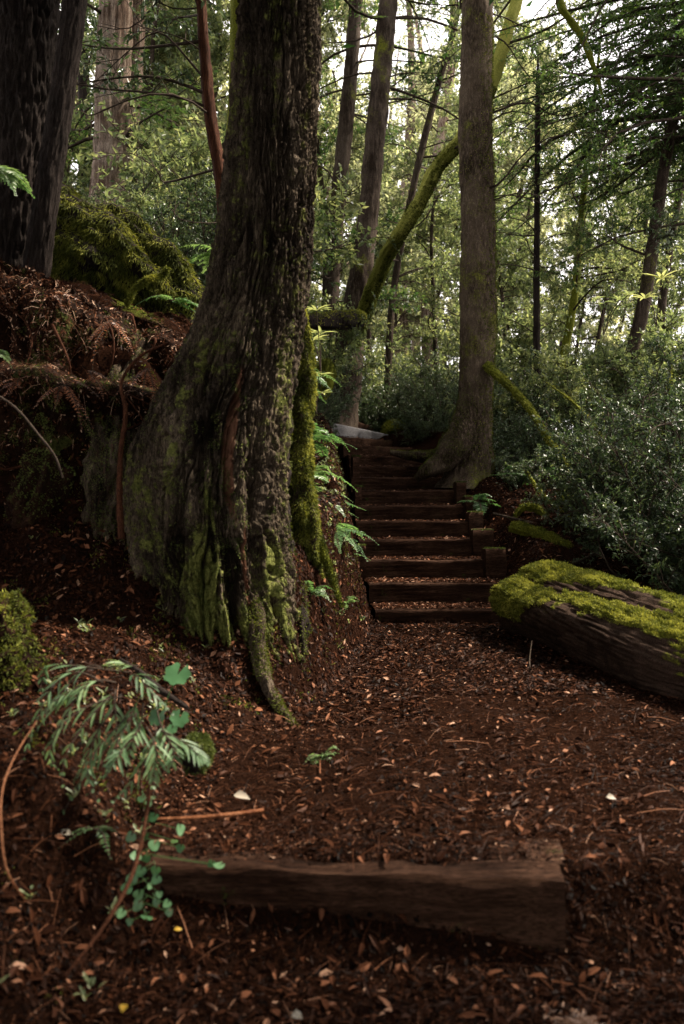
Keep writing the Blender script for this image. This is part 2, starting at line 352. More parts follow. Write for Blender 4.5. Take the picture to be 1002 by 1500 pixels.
# left px, right px, skew (how much farther the right end stands) of every riser up the flight
ROW = [(553, 732, 0), (550, 737, 0), (538, 742, 0), (535, 714, 0), (531, 697, 0), (529, 682, .02), (526, 672, .04), (524, 657, .06), (522, 640, .1), (516, 622, .22), (508, 613, .6), (498, 592, .95)]
NTH = ['lowest riser of the timber flight, lying on the leaf covered path', 'riser just above the lowest one of the flight, red brown needles on its tread', 'third riser up, ending at the tallest mossy corner post on the right', 'fourth riser up from the path, beside the second squared post',
       'fifth riser up from the path, damp dark timber with a thin lit edge', 'sixth riser up from the path, in the middle of the flight', 'seventh riser up, ending at the mossy narrow post', 'eighth riser up, level with the foot of the grey barked tree', 'ninth riser up, meeting the root flare of the grey barked tree',
       'tenth riser up, its right end tucked behind the spreading tree root', 'short riser two below the pale grey plank, turning left with the stair', 'riser directly below the pale grey plank']
tr = MB(); rng = np.random.RandomState(4)
front = []
for k, (a, c, sk) in enumerate(ROW):
    d = STEP_Y0+STEP_T*k; z = STEP_Z0+STEP_R*k
    a -= 3 if k == 0 else 9 if k < 9 else 5      # the risers run on into the bank
    xl, xr = (a-501)/1300*d, (c-501)/1300*(d+sk)
    front.append((xl, d-.0, xr, d+sk, z))
for k, (xl, yl, xr, yr, z) in enumerate(front):
    b = MB(); beam(b, (xl, yl, z+.006*math.sin(k*2.1)), (xr, yr, z-.006*math.sin(k*1.7)), .13, .19, 30+k, n=70, rough=.007, sag=.008)
    o = b.build('timber_step', M['timber'], loc=((xl+xr)/2, yl, z-.19), smooth=True)
    tag(o, NTH[k], 'timber step', 'timber risers of the stair')
    nx = front[k+1] if k+1 < len(front) else (xl-.05, yl+.5, xr-.15, yr+.55, z)
    uu = np.linspace(0, 1, 70)[:, None]; ww = np.linspace(0, 1, 30)[None, :]
    x0 = xl+(xr-xl)*uu; y0 = yl+(yr-yl)*uu+.09; x1 = nx[0]+(nx[2]-nx[0])*uu; y1 = nx[1]+(nx[3]-nx[1])*uu+.06
    xx = x0+(x1-x0)*ww; yy = y0+(y1-y0)*ww
    zz = z-.012+.02*ww+.012*fbm(xx*5, yy*5, 0, k, 3)-.02*(1-np.clip(ww*6, 0, 1))
    tr.add(np.stack([xx, yy, zz], -1), grid_faces(70, 30, False), .5)
tag(tr.build('path', M['soil'], smooth=True), kind='structure')
b = MB(); pA = P(486, 619, 13.3); pB = P(570, 636, 14.4); beam(b, pA, pB, .09, .19, 61, n=50, rough=.004)
tag(b.build('timber_step', M['grey_timber'], loc=tuple((pA+pB)/2-np.array([0, 0, .19])), smooth=True), 'pale smooth grey plank riser near the top of the stair', 'timber step')
b = MB(); pA = P(474, 603, 13.9); pB = P(546, 624, 15.1); beam(b, pA, pB, .16, .15, 62, n=50, rough=.01)
tag(b.build('timber_step', M['timber'], loc=tuple((pA+pB)/2-np.array([0, 0, .15])), smooth=True), 'topmost brown riser, just above and behind the pale grey plank', 'timber step')
# squared posts closing the risers on either side
def post(px0, px1, pytop, d, h, depth, seed, label, moss='timber', sidecat='post'):
    a = P(px0, pytop, d); c = P(px1, pytop, d+.02); b = MB(); beam(b, a, c, depth, h, seed, n=24, rough=.014)
    nz = 260; rs = np.random.RandomState(seed); t = rs.rand(nz, 1); w = rs.rand(nz, 1)
    base = a+(c-a)*t+np.array([0, 1, 0])*depth*w
    o = b.build('timber_post', M['timber'], loc=tuple((a+c)/2-np.array([0, 0, h])), smooth=True); tag(o, label, sidecat, 'squared posts beside the stair')
    mb = MB(); leaves(mb, base+np.array([0, 0, -.004]), rs.normal(size=(nz, 3))*.6+np.array([0, -.2, .7]), rs.normal(size=(nz, 3)), .02, .011, rs.rand(nz)*.6)
    mb.build('moss', M['darkmoss'], o)
post(712, 741, 804, 8.0, .34, .16, 71, 'tallest squared mossy post, right of the stair, beside the big mossy log')
post(693, 723, 776, 8.55, .32, .15, 72, 'squared timber post next above the tallest one, right of the stair')
post(687, 708, 750, 9.1, .33, .14, 73, 'squared post half way up the right side of the stair')
post(682, 693, 727, 9.6, .36, .12, 74, 'narrow green mossy post on the right of the stair, middle of the row')
post(669, 683, 706, 10.1, .36, .13, 75, 'narrow post right of the stair, just below the grey barked tree')
post(654, 668, 688, 10.6, .33, .13, 76, 'uppermost post on the right of the stair, against the grey barked tree')
post(517, 527, 668, 10.7, .55, .1, 77, 'thin upright stake at the upper left edge of the stair')
post(520, 530, 712, 9.7, .55, .1, 78, 'mossy stake at the middle left edge of the stair')
post(517, 536, 799, 7.9, .3, .12, 79, 'low squared post at the left edge of the stair, beside a small fern')

# ------------------------------------------------------------ moss tufts and other scatter helpers
def tufts(mb, pts, nrm, rs, L=.018, W=.008, down=0.0, tint=(0, 1), lift=0):
    n = len(pts); d = nrm*.7+rs.normal(size=(n, 3))*.55+np.array([0, 0, -down])
    ti = tint[0]+(tint[1]-tint[0])*np.clip(rs.rand(n)*.6+.2+.5*perlin(pts[:, 0]*9, pts[:, 1]*9, pts[:, 2]*9, 3), 0, 1)
    leaves(mb, pts+nrm*lift, d, rs.normal(size=(n, 3)), L*(.5+rs.rand(n)), W*(.6+.8*rs.rand(n)), ti)
def ring_points(S, n, rs, weight=None):              # random points and normals on a lofted surface
    nr, m = S.shape[:2]
    i = rs.randint(0, nr-1, n*4); j = rs.randint(0, m, n*4)
    a = S[i, j]; b = S[i, (j+1) % m]; c = S[i+1, j]; e = S[i+1, (j+1) % m]
    N = np.cross(b-a, c-a); area = np.linalg.norm(N, axis=1); ctr = S.mean(1)[i]; N = unit(N); N *= np.sign(((a-ctr)*N).sum(1))[:, None]
    u = rs.rand(n*4, 1); w = rs.rand(n*4, 1); p = a*(1-u)*(1-w)+b*u*(1-w)+c*(1-u)*w+e*u*w
    pr = area/area.max()
    if weight is not None: pr = pr*weight(p, N)
    keep = rs.rand(n*4) < np.clip(pr*n/max(pr.sum(), 1e-9), 0, 1); return p[keep], N[keep]

# ------------------------------------------------------------ the old cedar in front
def rows(py, cx, hw, d):
    return np.array([[(cx-501)/1300*d, d, CAMZ+(750-py)/1300*d, hw/1300*d]])
D0 = 4.9
prof = np.vstack([rows(*r, D0) for r in [(1130, 352, 86), (1075, 345, 96), (1010, 330, 98), (950, 318, 100), (880, 312, 100), (800, 304, 102), (720, 302, 106), (650, 311, 103), (580, 330, 93), (520, 350, 83), (470, 366, 75), (420, 377, 70), (350, 387, 65), (250, 395, 62), (120, 404, 58), (0, 410, 55), (-150, 418, 53), (-300, 424, 51)]])
def hero_rings(prof, nrow, m):
    q = smooth_path(prof, nrow); zz = q[:, 2]; th = np.linspace(0, 2*math.pi, m, endpoint=False)[None, :]
    r = q[:, 3][:, None]; z = zz[:, None]; cx, sy = np.cos(th), np.sin(th)
    fl = ss((2.3-z)/2.2)                               # how buttressed the bole is here
    wob = perlin(z*.9, 0, 0, 5)*.35
    lob = perlin((cx+wob)*1.5, (sy)*1.5, z*.45, 2)*.16+perlin((cx)*3.4+wob, sy*3.4, z*1.0, 4)*.09
    rad = r*(1+lob*(.25+.9*fl))
    wx = .10*perlin(cx*2, sy*2, z*1.3, 31)+.035*perlin(cx*5, sy*5, z*4, 32)
    tw = wx*2.2+z*.12
    c2, s2 = np.cos(th+tw), np.sin(th+tw)
    n1 = perlin(c2*6.5, s2*6.5, z*1.9+.3*perlin(cx*3, sy*3, z*2, 40), 41); n2 = perlin(c2*14, s2*14, z*4.5, 42); n3 = perlin(c2*27, s2*27, z*6, 43); n4 = perlin(c2*60, s2*60, z*16, 44)
    n5 = perlin(c2*3, s2*3, z*4.2, 45)
    jz = z+.12*perlin(c2*6, s2*6, z*5, 48); jt = .02*perlin(c2*9, s2*9, z*9, 49)
    m1 = perlin((c2+jt)*9, (s2+jt)*9, jz*2.4, 50); m2 = perlin((c2+jt)*19, (s2-jt)*19, jz*6.5, 52); m3 = perlin(c2*42, s2*42, z*22, 53); m4 = perlin(c2*24, s2*24, z*26, 54)
    dent = sum(a_*np.exp(-((th-t_)/w_)**2-((z-z_)/h_)**2) for t_, z_, w_, h_, a_ in [(4.45, 1.72, .16, .16, .07), (4.15, 1.15, .10, .35, .06), (5.1, .75, .09, .4, .07), (4.75, 1.35, .07, .3, .05), (4.35, .45, .12, .3, .06), (5.5, 1.1, .12, .4, .06)])
    groove = dent+np.exp(-(n1/.06)**2)*.055*(.6+fl)+np.exp(-(m1/.07)**2)*.034+np.exp(-(m2/.10)**2)*.016+np.exp(-(n3/.12)**2)*.005
    plate = .010*ss((m1+.05)*16)+.010*ss((m2-.02)*18)+.008*ss((m4-.05)*14)+.006*ss((perlin(c2*34, s2*34, z*9, 55)-.02)*14)      # flaky plates with steep edges
    bulge = .022*n5*fl+plate+.007*m3+.005*n4+.035*fl*np.abs(n1)
    knob = .02*fl*ss((perlin(c2*7, s2*7, z*7, 46)-.15)*3)
    foot = .14*np.exp(-((z-.0)/.22))*np.clip(perlin(cx*3.1, sy*3.1, 1, 47)+.25, 0, 1)*(z < 1.2)
    rad = rad-groove+bulge+knob+np.clip(foot, 0, .3)
    x = q[:, 0][:, None]+rad*cx; y = q[:, 1][:, None]+rad*sy*.92
    S = np.stack([x, y, np.broadcast_to(z, x.shape)], -1)
    mo = .05+.42*fl+.45*perlin(cx*2.2, sy*2.2, z*1.5, 51)+.25*n5-.12*(groove/.03)
    mo = mo-.45*np.exp(-((cx-.45)/.22)**2)*np.exp(-((z-1.45)/.6)**2)*(sy < 0)
    st = np.exp(-((th-5.15+.25*(z-1.2)+.1*perlin(z*2, 0, 0, 57))/.10)**2)*np.exp(-((z-1.45)/.55)**2)+.8*np.exp(-((th-5.35)/.05)**2)*np.exp(-((z-.8)/.35)**2)+.25*ss((perlin(c2*8, s2*8, z*1.5, 58)-.25)*4)
    return S, np.clip(mo, -.5, 1), np.clip(st, 0, 1)
HS, HM, HT = hero_rings(prof, 900, 620)
cedar = thing('old_cedar', (-.65, D0, .05), 'massive old cedar at the left of the path, fissured bark and mossy flared base', 'tree')
b = MB(); loft(b, HS, HT[:-1].ravel(), HM, cap=False)
b.build('trunk', M['cedar'], cedar, smooth=True)
qt = smooth_path([[HS[-1, :, 0].mean(), D0, 5.1, .19], [-.2, 4.9, 10, .14], [-.1, 4.9, 17, .02]], 40); b = MB(); loft(b, tube_rings(qt[:, :3], qt[:, 3], 40, .1, 4, 3, .3), cap=False); b.build('trunk', M['dark_bark'], cedar, smooth=True)
rs = np.random.RandomState(15); n = 15000; pp = rs.normal(size=(n, 3))*np.array([1.9, 1.9, 1.6])+np.array([-.4, 4.2, 10.2])
pp[:, 2] = np.maximum(pp[:, 2], 6.4+rs.rand(n)); b = MB(); leaves(b, pp, rs.normal(size=(n, 3)), rs.normal(size=(n, 3))*.5+np.array([0, 0, 1]), .26, .11, rs.rand(n)); b.build('crown', M['needle'], cedar)
rs = np.random.RandomState(5)
p, n = ring_points(HS, 110000, rs, lambda p, N: np.clip((perlin(p[:, 0]*22, p[:, 1]*22, p[:, 2]*13, 62)+.55*perlin(p[:, 0]*4, p[:, 1]*4, p[:, 2]*2.2, 61)-.12+.3*ss((1.1-p[:, 2])/.9))*3.5, 0, 1)*(N[:, 1] < .3)*ss((2.9-p[:, 2])/1.6))
b = MB(); tufts(b, p, n, rs, .010, .0045, .35, (.1, 1)); b.build('moss', M['darkmoss'], cedar)
def mossy_tube(parent, name, pts, radii, seed, nm=3000, m=40, n=140, rough=.25, mat='mossbark', L=.016, W=.007, tint=(.1, 1), down=.2, mossmat='moss', cover=0.0, side=(0, 0, 1), freq=3.0, along=.3):
    q = smooth_path(np.c_[np.array(pts), np.array(radii)], n); S = tube_rings(q[:, :3], np.abs(q[:, 3]), m, rough, seed, freq, along)
    b = MB(); loft(b, S); o = b.build(name, M[mat], parent, smooth=True) if parent else b.build(name, M[mat], loc=tuple(pts[0]), smooth=True)
    if nm:
        rs = np.random.RandomState(seed); sd_ = np.array(side, float)
        p, nn = ring_points(S, nm, rs, lambda p, N: np.clip((N@sd_)+.35+cover+1.2*perlin(p[:, 0]*7, p[:, 1]*7, p[:, 2]*7, seed), 0, 1))
        mb = MB(); tufts(mb, p, nn, rs, L, W, down, tint); mb.build('moss', M[mossmat], o if o.parent is None or o.parent.parent is None else o.parent)
    return o
mossy_tube(cedar, 'root', [P(432, 440, 5.25), P(437, 520, 5.3), P(436, 600, 5.35), P(438, 700, 5.35), P(444, 760, 5.36), P(449, 800, 5.42), P(455, 850, 5.55)], [.04, .072, .08, .075, .08, .085, .06], 81, 26000, mat='cedar', cover=.3, side=(.5, -.5, .1), tint=(.0, 1), rough=.38, down=.8, L=.022)
mossy_tube(cedar, 'root', [P(445, 720, 5.5), P(464, 780, 5.45), P(480, 830, 5.4), P(500, 890, 5.35)], [.015, .02, .02, .01], 82, 2500, tint=(.0, .6))
mossy_tube(cedar, 'root', [P(395, 500, 5.15), P(405, 560, 5.2), P(410, 650, 5.2), P(408, 740, 5.18), P(418, 830, 5.1), P(430, 900, 4.95), P(436, 960, 4.85)], [.05, .07, .065, .05, .065, .07, .05], 83, 5000, mat='dark_bark', tint=(0, .6), rough=.5)
mossy_tube(cedar, 'root', [P(360, 800, 4.9), P(372, 900, 4.65), P(385, 985, 4.5), P(402, 1025, 4.4), P(425, 1058, 4.28), P(446, 1085, 4.15), P(465, 1110, 4.1)], [.05, .05, .036, .026, .02, .015, .006], 84, 3000, mat='cedar', tint=(0, .5), rough=.3)

# the steep decayed face of the bank, left of the old cedar
def bank_face():
    r = thing('bank_face', (-1.5, 5.2, .8), 'steep dark face of decayed roots and earth between the rotten stump and the picture edge', 'bank'); nz, m = 330, 420
    z = np.linspace(.55, 2.48, nz)[:, None]; u = np.linspace(0, 1, m, endpoint=False)[None, :]; fr = u < .72; x = np.where(fr, -2.75+(u/.72)*2.0, -.75-((u-.72)/.28)*2.0)+0*z
    fy = 4.98-.13*np.exp(-((z-1.78-.06*np.sin(x*3))/.09)**2)+.26*ss((z-1.84)/.15)+.14*ss((z-2.25)/.2)-.05*np.exp(-((z-2.36)/.05)**2)-.04*np.sin(x*2.2)
    fy = fy+.16*fbm(x*1.6, z*.9, 0, 61, 3)+.10*-np.abs(perlin(x*5, z*1.3, 0, 62))+.035*perlin(x*11, z*3, 0, 63)+.02*fbm(x*24, z*20, 0, 64, 3)+.05*np.exp(-(perlin(x*3.1, z*.8, 0, 65)/.07)**2)
    e = ss(np.minimum(u/.72, 1-u/.72)*14); y = np.where(fr, 6.1+(fy-6.1)*e, 6.1)+0*z; S = np.stack([x, y, 1.5+(z-1.5)*np.where(z > 1.5, interp(x, [-2.4, -1.9, -1.3, -.85], [1.2, 1.12, .85, .6]), 1)+.10*perlin(x*4, z*0, 0, 66)*ss((z-1.5)*2)], -1)
    mo = .02+.7*perlin(x*4.5, z*4.0, 0, 67)+.3*ss((z-1.75)*5)*perlin(x*7, z*7, 0, 68); b = MB(); loft(b, S, .5, np.clip(mo, -.5, .8)); b.build('face', M['bankface'], r, smooth=True)
    rs = np.random.RandomState(6); sub = S[:, :300]; i = rs.randint(0, nz-1, 120000); j = rs.randint(0, 298, 120000); p = sub[i, j]; e1 = sub[i, j+1]-p; e2 = sub[i+1, j]-p; nn = unit(np.cross(e1, e2)); nn *= -np.sign(nn[:, 1:2]+1e-6); p = p+e1*rs.rand(120000, 1)+e2*rs.rand(120000, 1)
    w = (perlin(p[:, 0]*14, 0, p[:, 2]*11, 71)+.8*perlin(p[:, 0]*2.5, 0, p[:, 2]*2.2, 72)-.22)*4; k = rs.rand(len(p)) < w; mb = MB(); tufts(mb, p[k], nn[k], rs, .012, .005, .5, (.0, 1)); mb.build('moss', M['darkmoss'], r)
    # torn fibres, dead fronds and needles lodged on the ledges
    lb = MB(); w = np.exp(-((p[:, 2]-1.84)/.10)**2)*1.0+np.exp(-((p[:, 2]-2.42)/.09)**2)*.9+.12+.55*np.clip(perlin(p[:, 0]*3, 1, p[:, 2]*4, 75)+.2, 0, 1)+.5*(p[:, 2] > 1.9); k = rs.rand(len(p)) < w*.3; q = p[k]; n = len(q); chips(lb, q[:, 0], q[:, 1], q[:, 2], nn[k], rs, .012+.035*rs.rand(n)**2, .007+.004*rs.rand(n), np.clip(rs.normal(.5, .25, n), 0, 1)); k2 = rs.rand(n) < .3; a = q[k2]; sticks(lb, a, a+unit(rs.normal(size=a.shape)*.6+np.array([.2, -.5, -.6]))*(.02+.12*rs.rand(len(a), 1)**2), .0013, .0006, .12, np.clip(rs.normal(.6, .25, len(a)), 0, 1))
    tag(lb.build('debris', M['litter'], r), kind='stuff')
    rb = MB()
    for _ in range(46):
        k = rs.randint(len(p)); s = p[k]+np.array([0, -.04, 0]); L = .15+.45*rs.rand(); pt = bpath(rs, s, (rs.normal()*.5, -.1, -1), L, .1, .25, 12); tube(rb, pt, np.linspace(.005+.006*rs.rand(), .0015, 12), 6, rough=.3)
    tag(rb.build('rootlets', M['red'], r, smooth=True), kind='stuff')
def chips(mb, x, y, z, nrm, rs, L, W, tint, lift=.004):
    n = len(x); d = rs.normal(size=(n, 3)); nn = unit(nrm+rs.normal(size=(n, 3))*.28); d = d-nn*(d*nn).sum(1)[:, None]
    leaves(mb, np.stack([x, y, z], -1)+nrm*(lift+.008*rs.rand(n, 1)), d, nn, L, W, tint, .3*(rs.rand(n, 1)-.3))

# ------------------------------------------------------------ foliage machinery
def sticks(mb, A, B, ra, rb, sag=0.0, tint=.5):        # many thin bent twigs at once
    N = len(A)
    if N == 0: return
    A = np.asarray(A, float); B = np.asarray(B, float); d = unit(B-A); up = np.tile([0, 0, 1.], (N, 1)); up[np.abs(d[:, 2]) > .9] = (1, 0, 0)
    s = unit(np.cross(d, up)); u = np.cross(s, d); L = np.linalg.norm(B-A, axis=1)[:, None]
    ra = np.broadcast_to(np.asarray(ra, float), (N,)); rb = np.broadcast_to(np.asarray(rb, float), (N,)); rings = []
    for t in (0, .5, 1):
        c = A*(1-t)+B*t; c = c+np.array([0, 0, 1.])*(sag*L)*(1-(2*t-1)**2); r = (ra*(1-t)+rb*t)[:, None]
        rings.append(np.stack([c+r*(s*math.cos(a)+u*math.sin(a)) for a in (0, 2.094, 4.189)], 1))
    V = np.stack(rings, 1); o = np.arange(N)[:, None, None]*9
    f = np.array([[i*3+j, i*3+(j+1) % 3, (i+1)*3+(j+1) % 3, (i+1)*3+j] for i in (0, 1) for j in range(3)])
    mb.add(V.reshape(-1, 3), (o+f[None]).reshape(-1, 4), np.repeat(np.broadcast_to(tint, (N,)), 6))
def along(path, t):
    k = len(path)-1; f = np.clip(t, 0, .9999)*k; i = f.astype(int); w = (f-i)[:, None]
    return path[i]*(1-w)+path[i+1]*w, unit(path[i+1]-path[i])
def bpath(rs, s, d, L, droop=.2, wig=.12, n=9):
    t = np.linspace(0, 1, n)[:, None]; d = unit(np.asarray(d, float)); w = rs.normal(size=(3, 3))*wig
    return np.asarray(s, float)+d*L*t+np.array([0, 0, -1.])*L*droop*t**2+L*(w[0]*np.sin(t*3.1)+w[1]*np.sin(t*6.2)*.4+w[2]*t**2*.5)
def spray(wood, lf, path, L, rs, tw=.45, gap=.07, ll=.05, lw=.012, lg=.03, droop=.25, t0=.12, tintc=.5, tints=.3, twr=.002):
    n = max(2, int(L*(1-t0)/gap)); t = np.linspace(t0, .99, n); p, d = along(path, t)
    side = unit(np.cross(d, [0, 0, 1.])+1e-6); A = np.repeat(p, 2, 0); D = np.repeat(d, 2, 0); S = np.repeat(side, 2, 0)*np.tile([1, -1], n)[:, None]
    tl = tw*(1-.75*np.repeat(t, 2)**1.3)*(.6+.6*rs.rand(2*n)); dr = D*.55+S+rs.normal(size=(2*n, 3))*.15+np.array([0, 0, -1.])*droop
    dr = unit(dr); B = A+dr*tl[:, None]; sticks(wood, A, B, twr*1.3, twr*.6, .05)
    m = max(2, int(tw/lg)); tt = (np.arange(m)+rs.rand(2*n, m))/m; lp = A[:, None]*(1-tt[..., None])+B[:, None]*tt[..., None]; lp[..., 2] += .05*tl[:, None]*4*tt*(1-tt)
    keep = rs.rand(2*n, m) < tl[:, None]/tl.max()+.1
    base = unit(np.cross(dr, [0, 0, 1.])+1e-6)[:, None, :]*np.where(rs.rand(2*n, m) < .5, 1, -1)[..., None]
    ld = base*.8+dr[:, None]*.75+rs.normal(size=base.shape[:1]+(m, 3))*.18+np.array([0, 0, -.15])
    nr = np.array([0, 0, 1.])+rs.normal(size=ld.shape)*.35
    ti = np.clip(tintc+(rs.rand(2*n, m)-.5)*tints+rs.normal(size=(2*n, 1))*.1, 0, 1)
    leaves(lf, lp[keep], ld[keep], nr[keep], ll*(.6+.7*rs.rand(keep.sum())), lw, ti[keep])
def broad(wood, lf, path, L, rs, ntw=14, tw=.35, nl=8, ll=.07, lw=.03, t0=.25, tintc=.5, tints=.5, six=False, twr=.003, updir=.25, sub=3):
    t = t0+(1-t0)*rs.rand(ntw)**.8; p, d = along(path, t)
    dr = unit(d*.6+rs.normal(size=(ntw, 3))*.75+np.array([0, 0, updir])); tl = tw*(.5+.8*rs.rand(ntw)); B = p+dr*tl[:, None]
    sticks(wood, p, B, twr*1.6, twr, .06)
    A2 = [p]; B2 = [B]; D2 = [dr]
    for k in range(sub):
        f = .3+.6*rs.rand(ntw, 1); a = p*(1-f)+B*f; dd = unit(dr+rs.normal(size=(ntw, 3))*.7); bb = a+dd*tl[:, None]*.6*(.5+.6*rs.rand(ntw, 1))
        sticks(wood, a, bb, twr, twr*.5, .04); A2.append(a); B2.append(bb); D2.append(dd)
    A = np.concatenate(A2); B = np.concatenate(B2); D = np.concatenate(D2); N = len(A)
    tt = .25+.8*rs.rand(N, nl); lp = A[:, None]*(1-tt[..., None])+B[:, None]*tt[..., None]
    ld = D[:, None]*.5+rs.normal(size=(N, nl, 3))*.75+np.array([0, 0, -.05]); nr = np.array([0, 0, 1.])+rs.normal(size=ld.shape)*.5
    ti = np.clip(tintc+(rs.rand(N, nl)-.5)*tints+rs.normal(size=(N, 1))*.12, 0, 1).ravel()
    (leaves6 if six else leaves)(lf, lp.reshape(-1, 3), ld.reshape(-1, 3), nr.reshape(-1, 3), ll*(.55+.7*rs.rand(N*nl)), lw*(.7+.5*rs.rand(N*nl)), ti)
def trunk_mesh(pts, rad, seed, m=28, n=90, rough=.18, freq=3., alongk=.3):
    q = smooth_path(np.c_[np.array(pts), np.array(rad)], n); b = MB(); S = tube_rings(q[:, :3], np.abs(q[:, 3]), m, rough, seed, freq, alongk); loft(b, S, cap=False); return b, q
def limb(mb, path, r0, r1, m=6): tube(mb, path, np.linspace(r0, r1, len(path)), m, .5, rough=.15, seed=3, cap=False)
def tree(label, pix, matname, seed, top=16., branches=(), crownmat='needle', name='tree', top_crown=None, group=None, m=28, n=110, rough=.18, flare=True, cat='tree', freq=3., mossn=0, foot=True):
    """pix: (px, py, d, half width in px) from the ground up; the bole goes on upward out of the frame to height top"""
    rs = np.random.RandomState(seed); pts = [P(a, b_, d) for a, b_, d, h in pix]; rad = [h/1300*d for a, b_, d, h in pix]
    gz = float(land(pts[0][0], pts[0][1]))-.12          # carry the foot down into the ground
    if foot and pts[0][2] > gz+.05:
        f0 = pts[0]+(pts[0]-pts[1])*min(1.5, (pts[0][2]-gz)/max(pts[1][2]-pts[0][2], .05))*.6; f0[2] = gz; pts.insert(0, f0); rad.insert(0, rad[0]*1.25)
    e = pts[-1]; dv = unit(pts[-1]-pts[-2])
    if top > e[2]:
        k = (top-e[2])/max(dv[2], .2); nb = len(rad)
        for f in (.35, .7, 1): pts.append(e+dv*k*f+np.array([0, 0, 0])); rad.append(rad[nb-1]*(1-.85*f))
    g0 = pts[0].copy(); r = thing(name, g0, label, cat, group)
    b, q = trunk_mesh(pts, rad, seed, m, n, rough, freq); b.build('trunk', M[matname], r, smooth=True)
    if mossn:
        S = tube_rings(q[:, :3], np.abs(q[:, 3])*1.02, m, rough, seed, freq)
        p_, n_ = ring_points(S, mossn, rs, lambda p, N: np.clip((.55 if 'mossbark' in matname else 0)+N[:, 0]*.9-N[:, 1]*.1+.1+perlin(p[:, 0]*4, p[:, 1]*4, p[:, 2]*2, seed), 0, 1)*(p[:, 2] < 7)); mb = MB(); tufts(mb, p_, n_, rs, .022, .01, .2, (.0, .7)); mb.build('moss', M['moss'], r)
    wood, lf = MB(), MB()
    for br in branches:
        z0, z1, cnt, L0, L1, az, daz, el, style, kw = br
        for i in range(cnt):
            z = z0+(z1-z0)*rs.rand(); k = np.argmin(abs(q[:, 2]-z)); s = q[k, :3]; a = R(az+(rs.rand()-.5)*2*daz); e_ = R(el+rs.normal()*10); L = L0+(L1-L0)*rs.rand()
            dd = (math.sin(a)*math.cos(e_), math.cos(a)*math.cos(e_), math.sin(e_)); pth = bpath(rs, s, dd, L, kw.get('droop', .2), kw.get('wig', .1))
            limb(wood, pth, max(.006, .011*L), .003, 5)
            opt = {k_: v_ for k_, v_ in kw.items() if k_ not in ('droop', 'wig', 'bare')}
            if style == 's': spray(wood, lf, pth, L, rs, **opt)
            elif style == 'b':
                broad(wood, lf, pth, L, rs, **opt)
            elif style == 'd':                          # dead, bare limb with a few twiglets
                t = rs.rand(int(6*L)+1); pp, dd_ = along(pth, t); sticks(wood, pp, pp+(dd_+rs.normal(size=pp.shape)*.7)*.28*L*rs.rand(len(pp), 1), .005, .002, .03)
    if top_crown:
        zc, rc, cnt, hgt = top_crown; 
        c = q[np.argmin(abs(q[:, 2]-zc)), :3]; pp = rs.normal(size=(cnt, 3))*np.array([rc*.5, rc*.5, hgt*.3])+np.array([c[0], c[1], zc+hgt*.3])
        leaves(lf, pp, rs.normal(size=(cnt, 3)), rs.normal(size=(cnt, 3))*.5+np.array([0, 0, 1]), .28, .12, rs.rand(cnt))
    if wood.n: wood.build('branches', M['twig'], r, smooth=True)
    if lf.n: lf.build('crown', M[crownmat], r)
    return r

# ------------------------------------------------------------ the boles near the path
SP = dict(tw=.42, gap=.075, ll=.05, lw=.014, lg=.035)
SPf = dict(tw=.55, gap=.11, ll=.085, lw=.026, lg=.055)
BR = dict(ntw=16, tw=.35, nl=7, ll=.075, lw=.032)
tree('straight grey barked tree beside the stair with a root spreading over the risers', [(686, 706, 10.7, 40), (690, 670, 10.7, 32), (694, 630, 10.7, 26), (697, 580, 10.7, 24), (700, 480, 10.7, 26), (700, 400, 10.7, 25.5), (700, 300, 10.7, 24.5), (696, 200, 10.7, 24), (698, 100, 10.7, 23), (700, 0, 10.7, 22.5)], 'fir', 101, 19,
     [(11.5, 17, 22, 2, 3.2, 0, 180, 5, 's', SPf), (4, 8, 5, .8, 1.8, 90, 60, 5, 'd', {})], m=90, n=420, rough=.09, freq=5., top_crown=(14, 3.5, 1800, 6), mossn=20000)
gt = bpy.data.objects['tree']
mossy_tube(gt, 'root', [P(694, 560, 10.75), P(684, 620, 10.65), P(668, 655, 10.55), P(648, 675, 10.5), P(625, 690, 10.45), P(610, 702, 10.5)], [.15, .18, .19, .14, .08, .04], 121, 5000, mat='fir', rough=.12, tint=(0, .6), L=.02, cover=.1)
mossy_tube(gt, 'root', [P(672, 650, 10.8), P(640, 668, 11.0), P(605, 668, 11.25), P(572, 663, 11.35)], [.13, .085, .06, .03], 122, 2500, mat='fir', rough=.2, tint=(0, .7), L=.02)
tree('brown barked tree at the head of the stair, leaning right behind the curved mossy trunk', [(493, 615, 14.2, 31), (505, 570, 14.2, 24), (514, 480, 14.2, 19), (532, 380, 14.2, 15.5), (547, 230, 14.3, 14.5), (560, 100, 14.4, 14), (570, -10, 14.5, 13.5)], 'brown', 102, 21,
     [(9, 17, 24, 2, 4, 0, 180, 5, 's', SPf), (7.6, 10.5, 9, 1.2, 2.4, 90, 30, 0, 'd', dict(droop=.05, wig=.05)), (5, 10.5, 5, 1, 2, 270, 30, 5, 'd', {})], m=40, n=220, rough=.14, top_crown=(13, 4.5, 2500, 7))
tree('slimmer brown tree standing left of the brown barked tree at the head of the stair', [(478, 560, 16, 15), (484, 450, 16, 11.5), (492, 330, 16, 11), (505, 200, 16, 11), (515, 90, 16, 10), (522, -10, 16, 9.5)], 'brown', 103, 20,
     [(8, 17, 22, 1.6, 3.4, 0, 180, 5, 's', SPf), (4.5, 11, 12, 1.0, 2.2, 0, 180, 10, 'b', BR)], m=24, n=120)
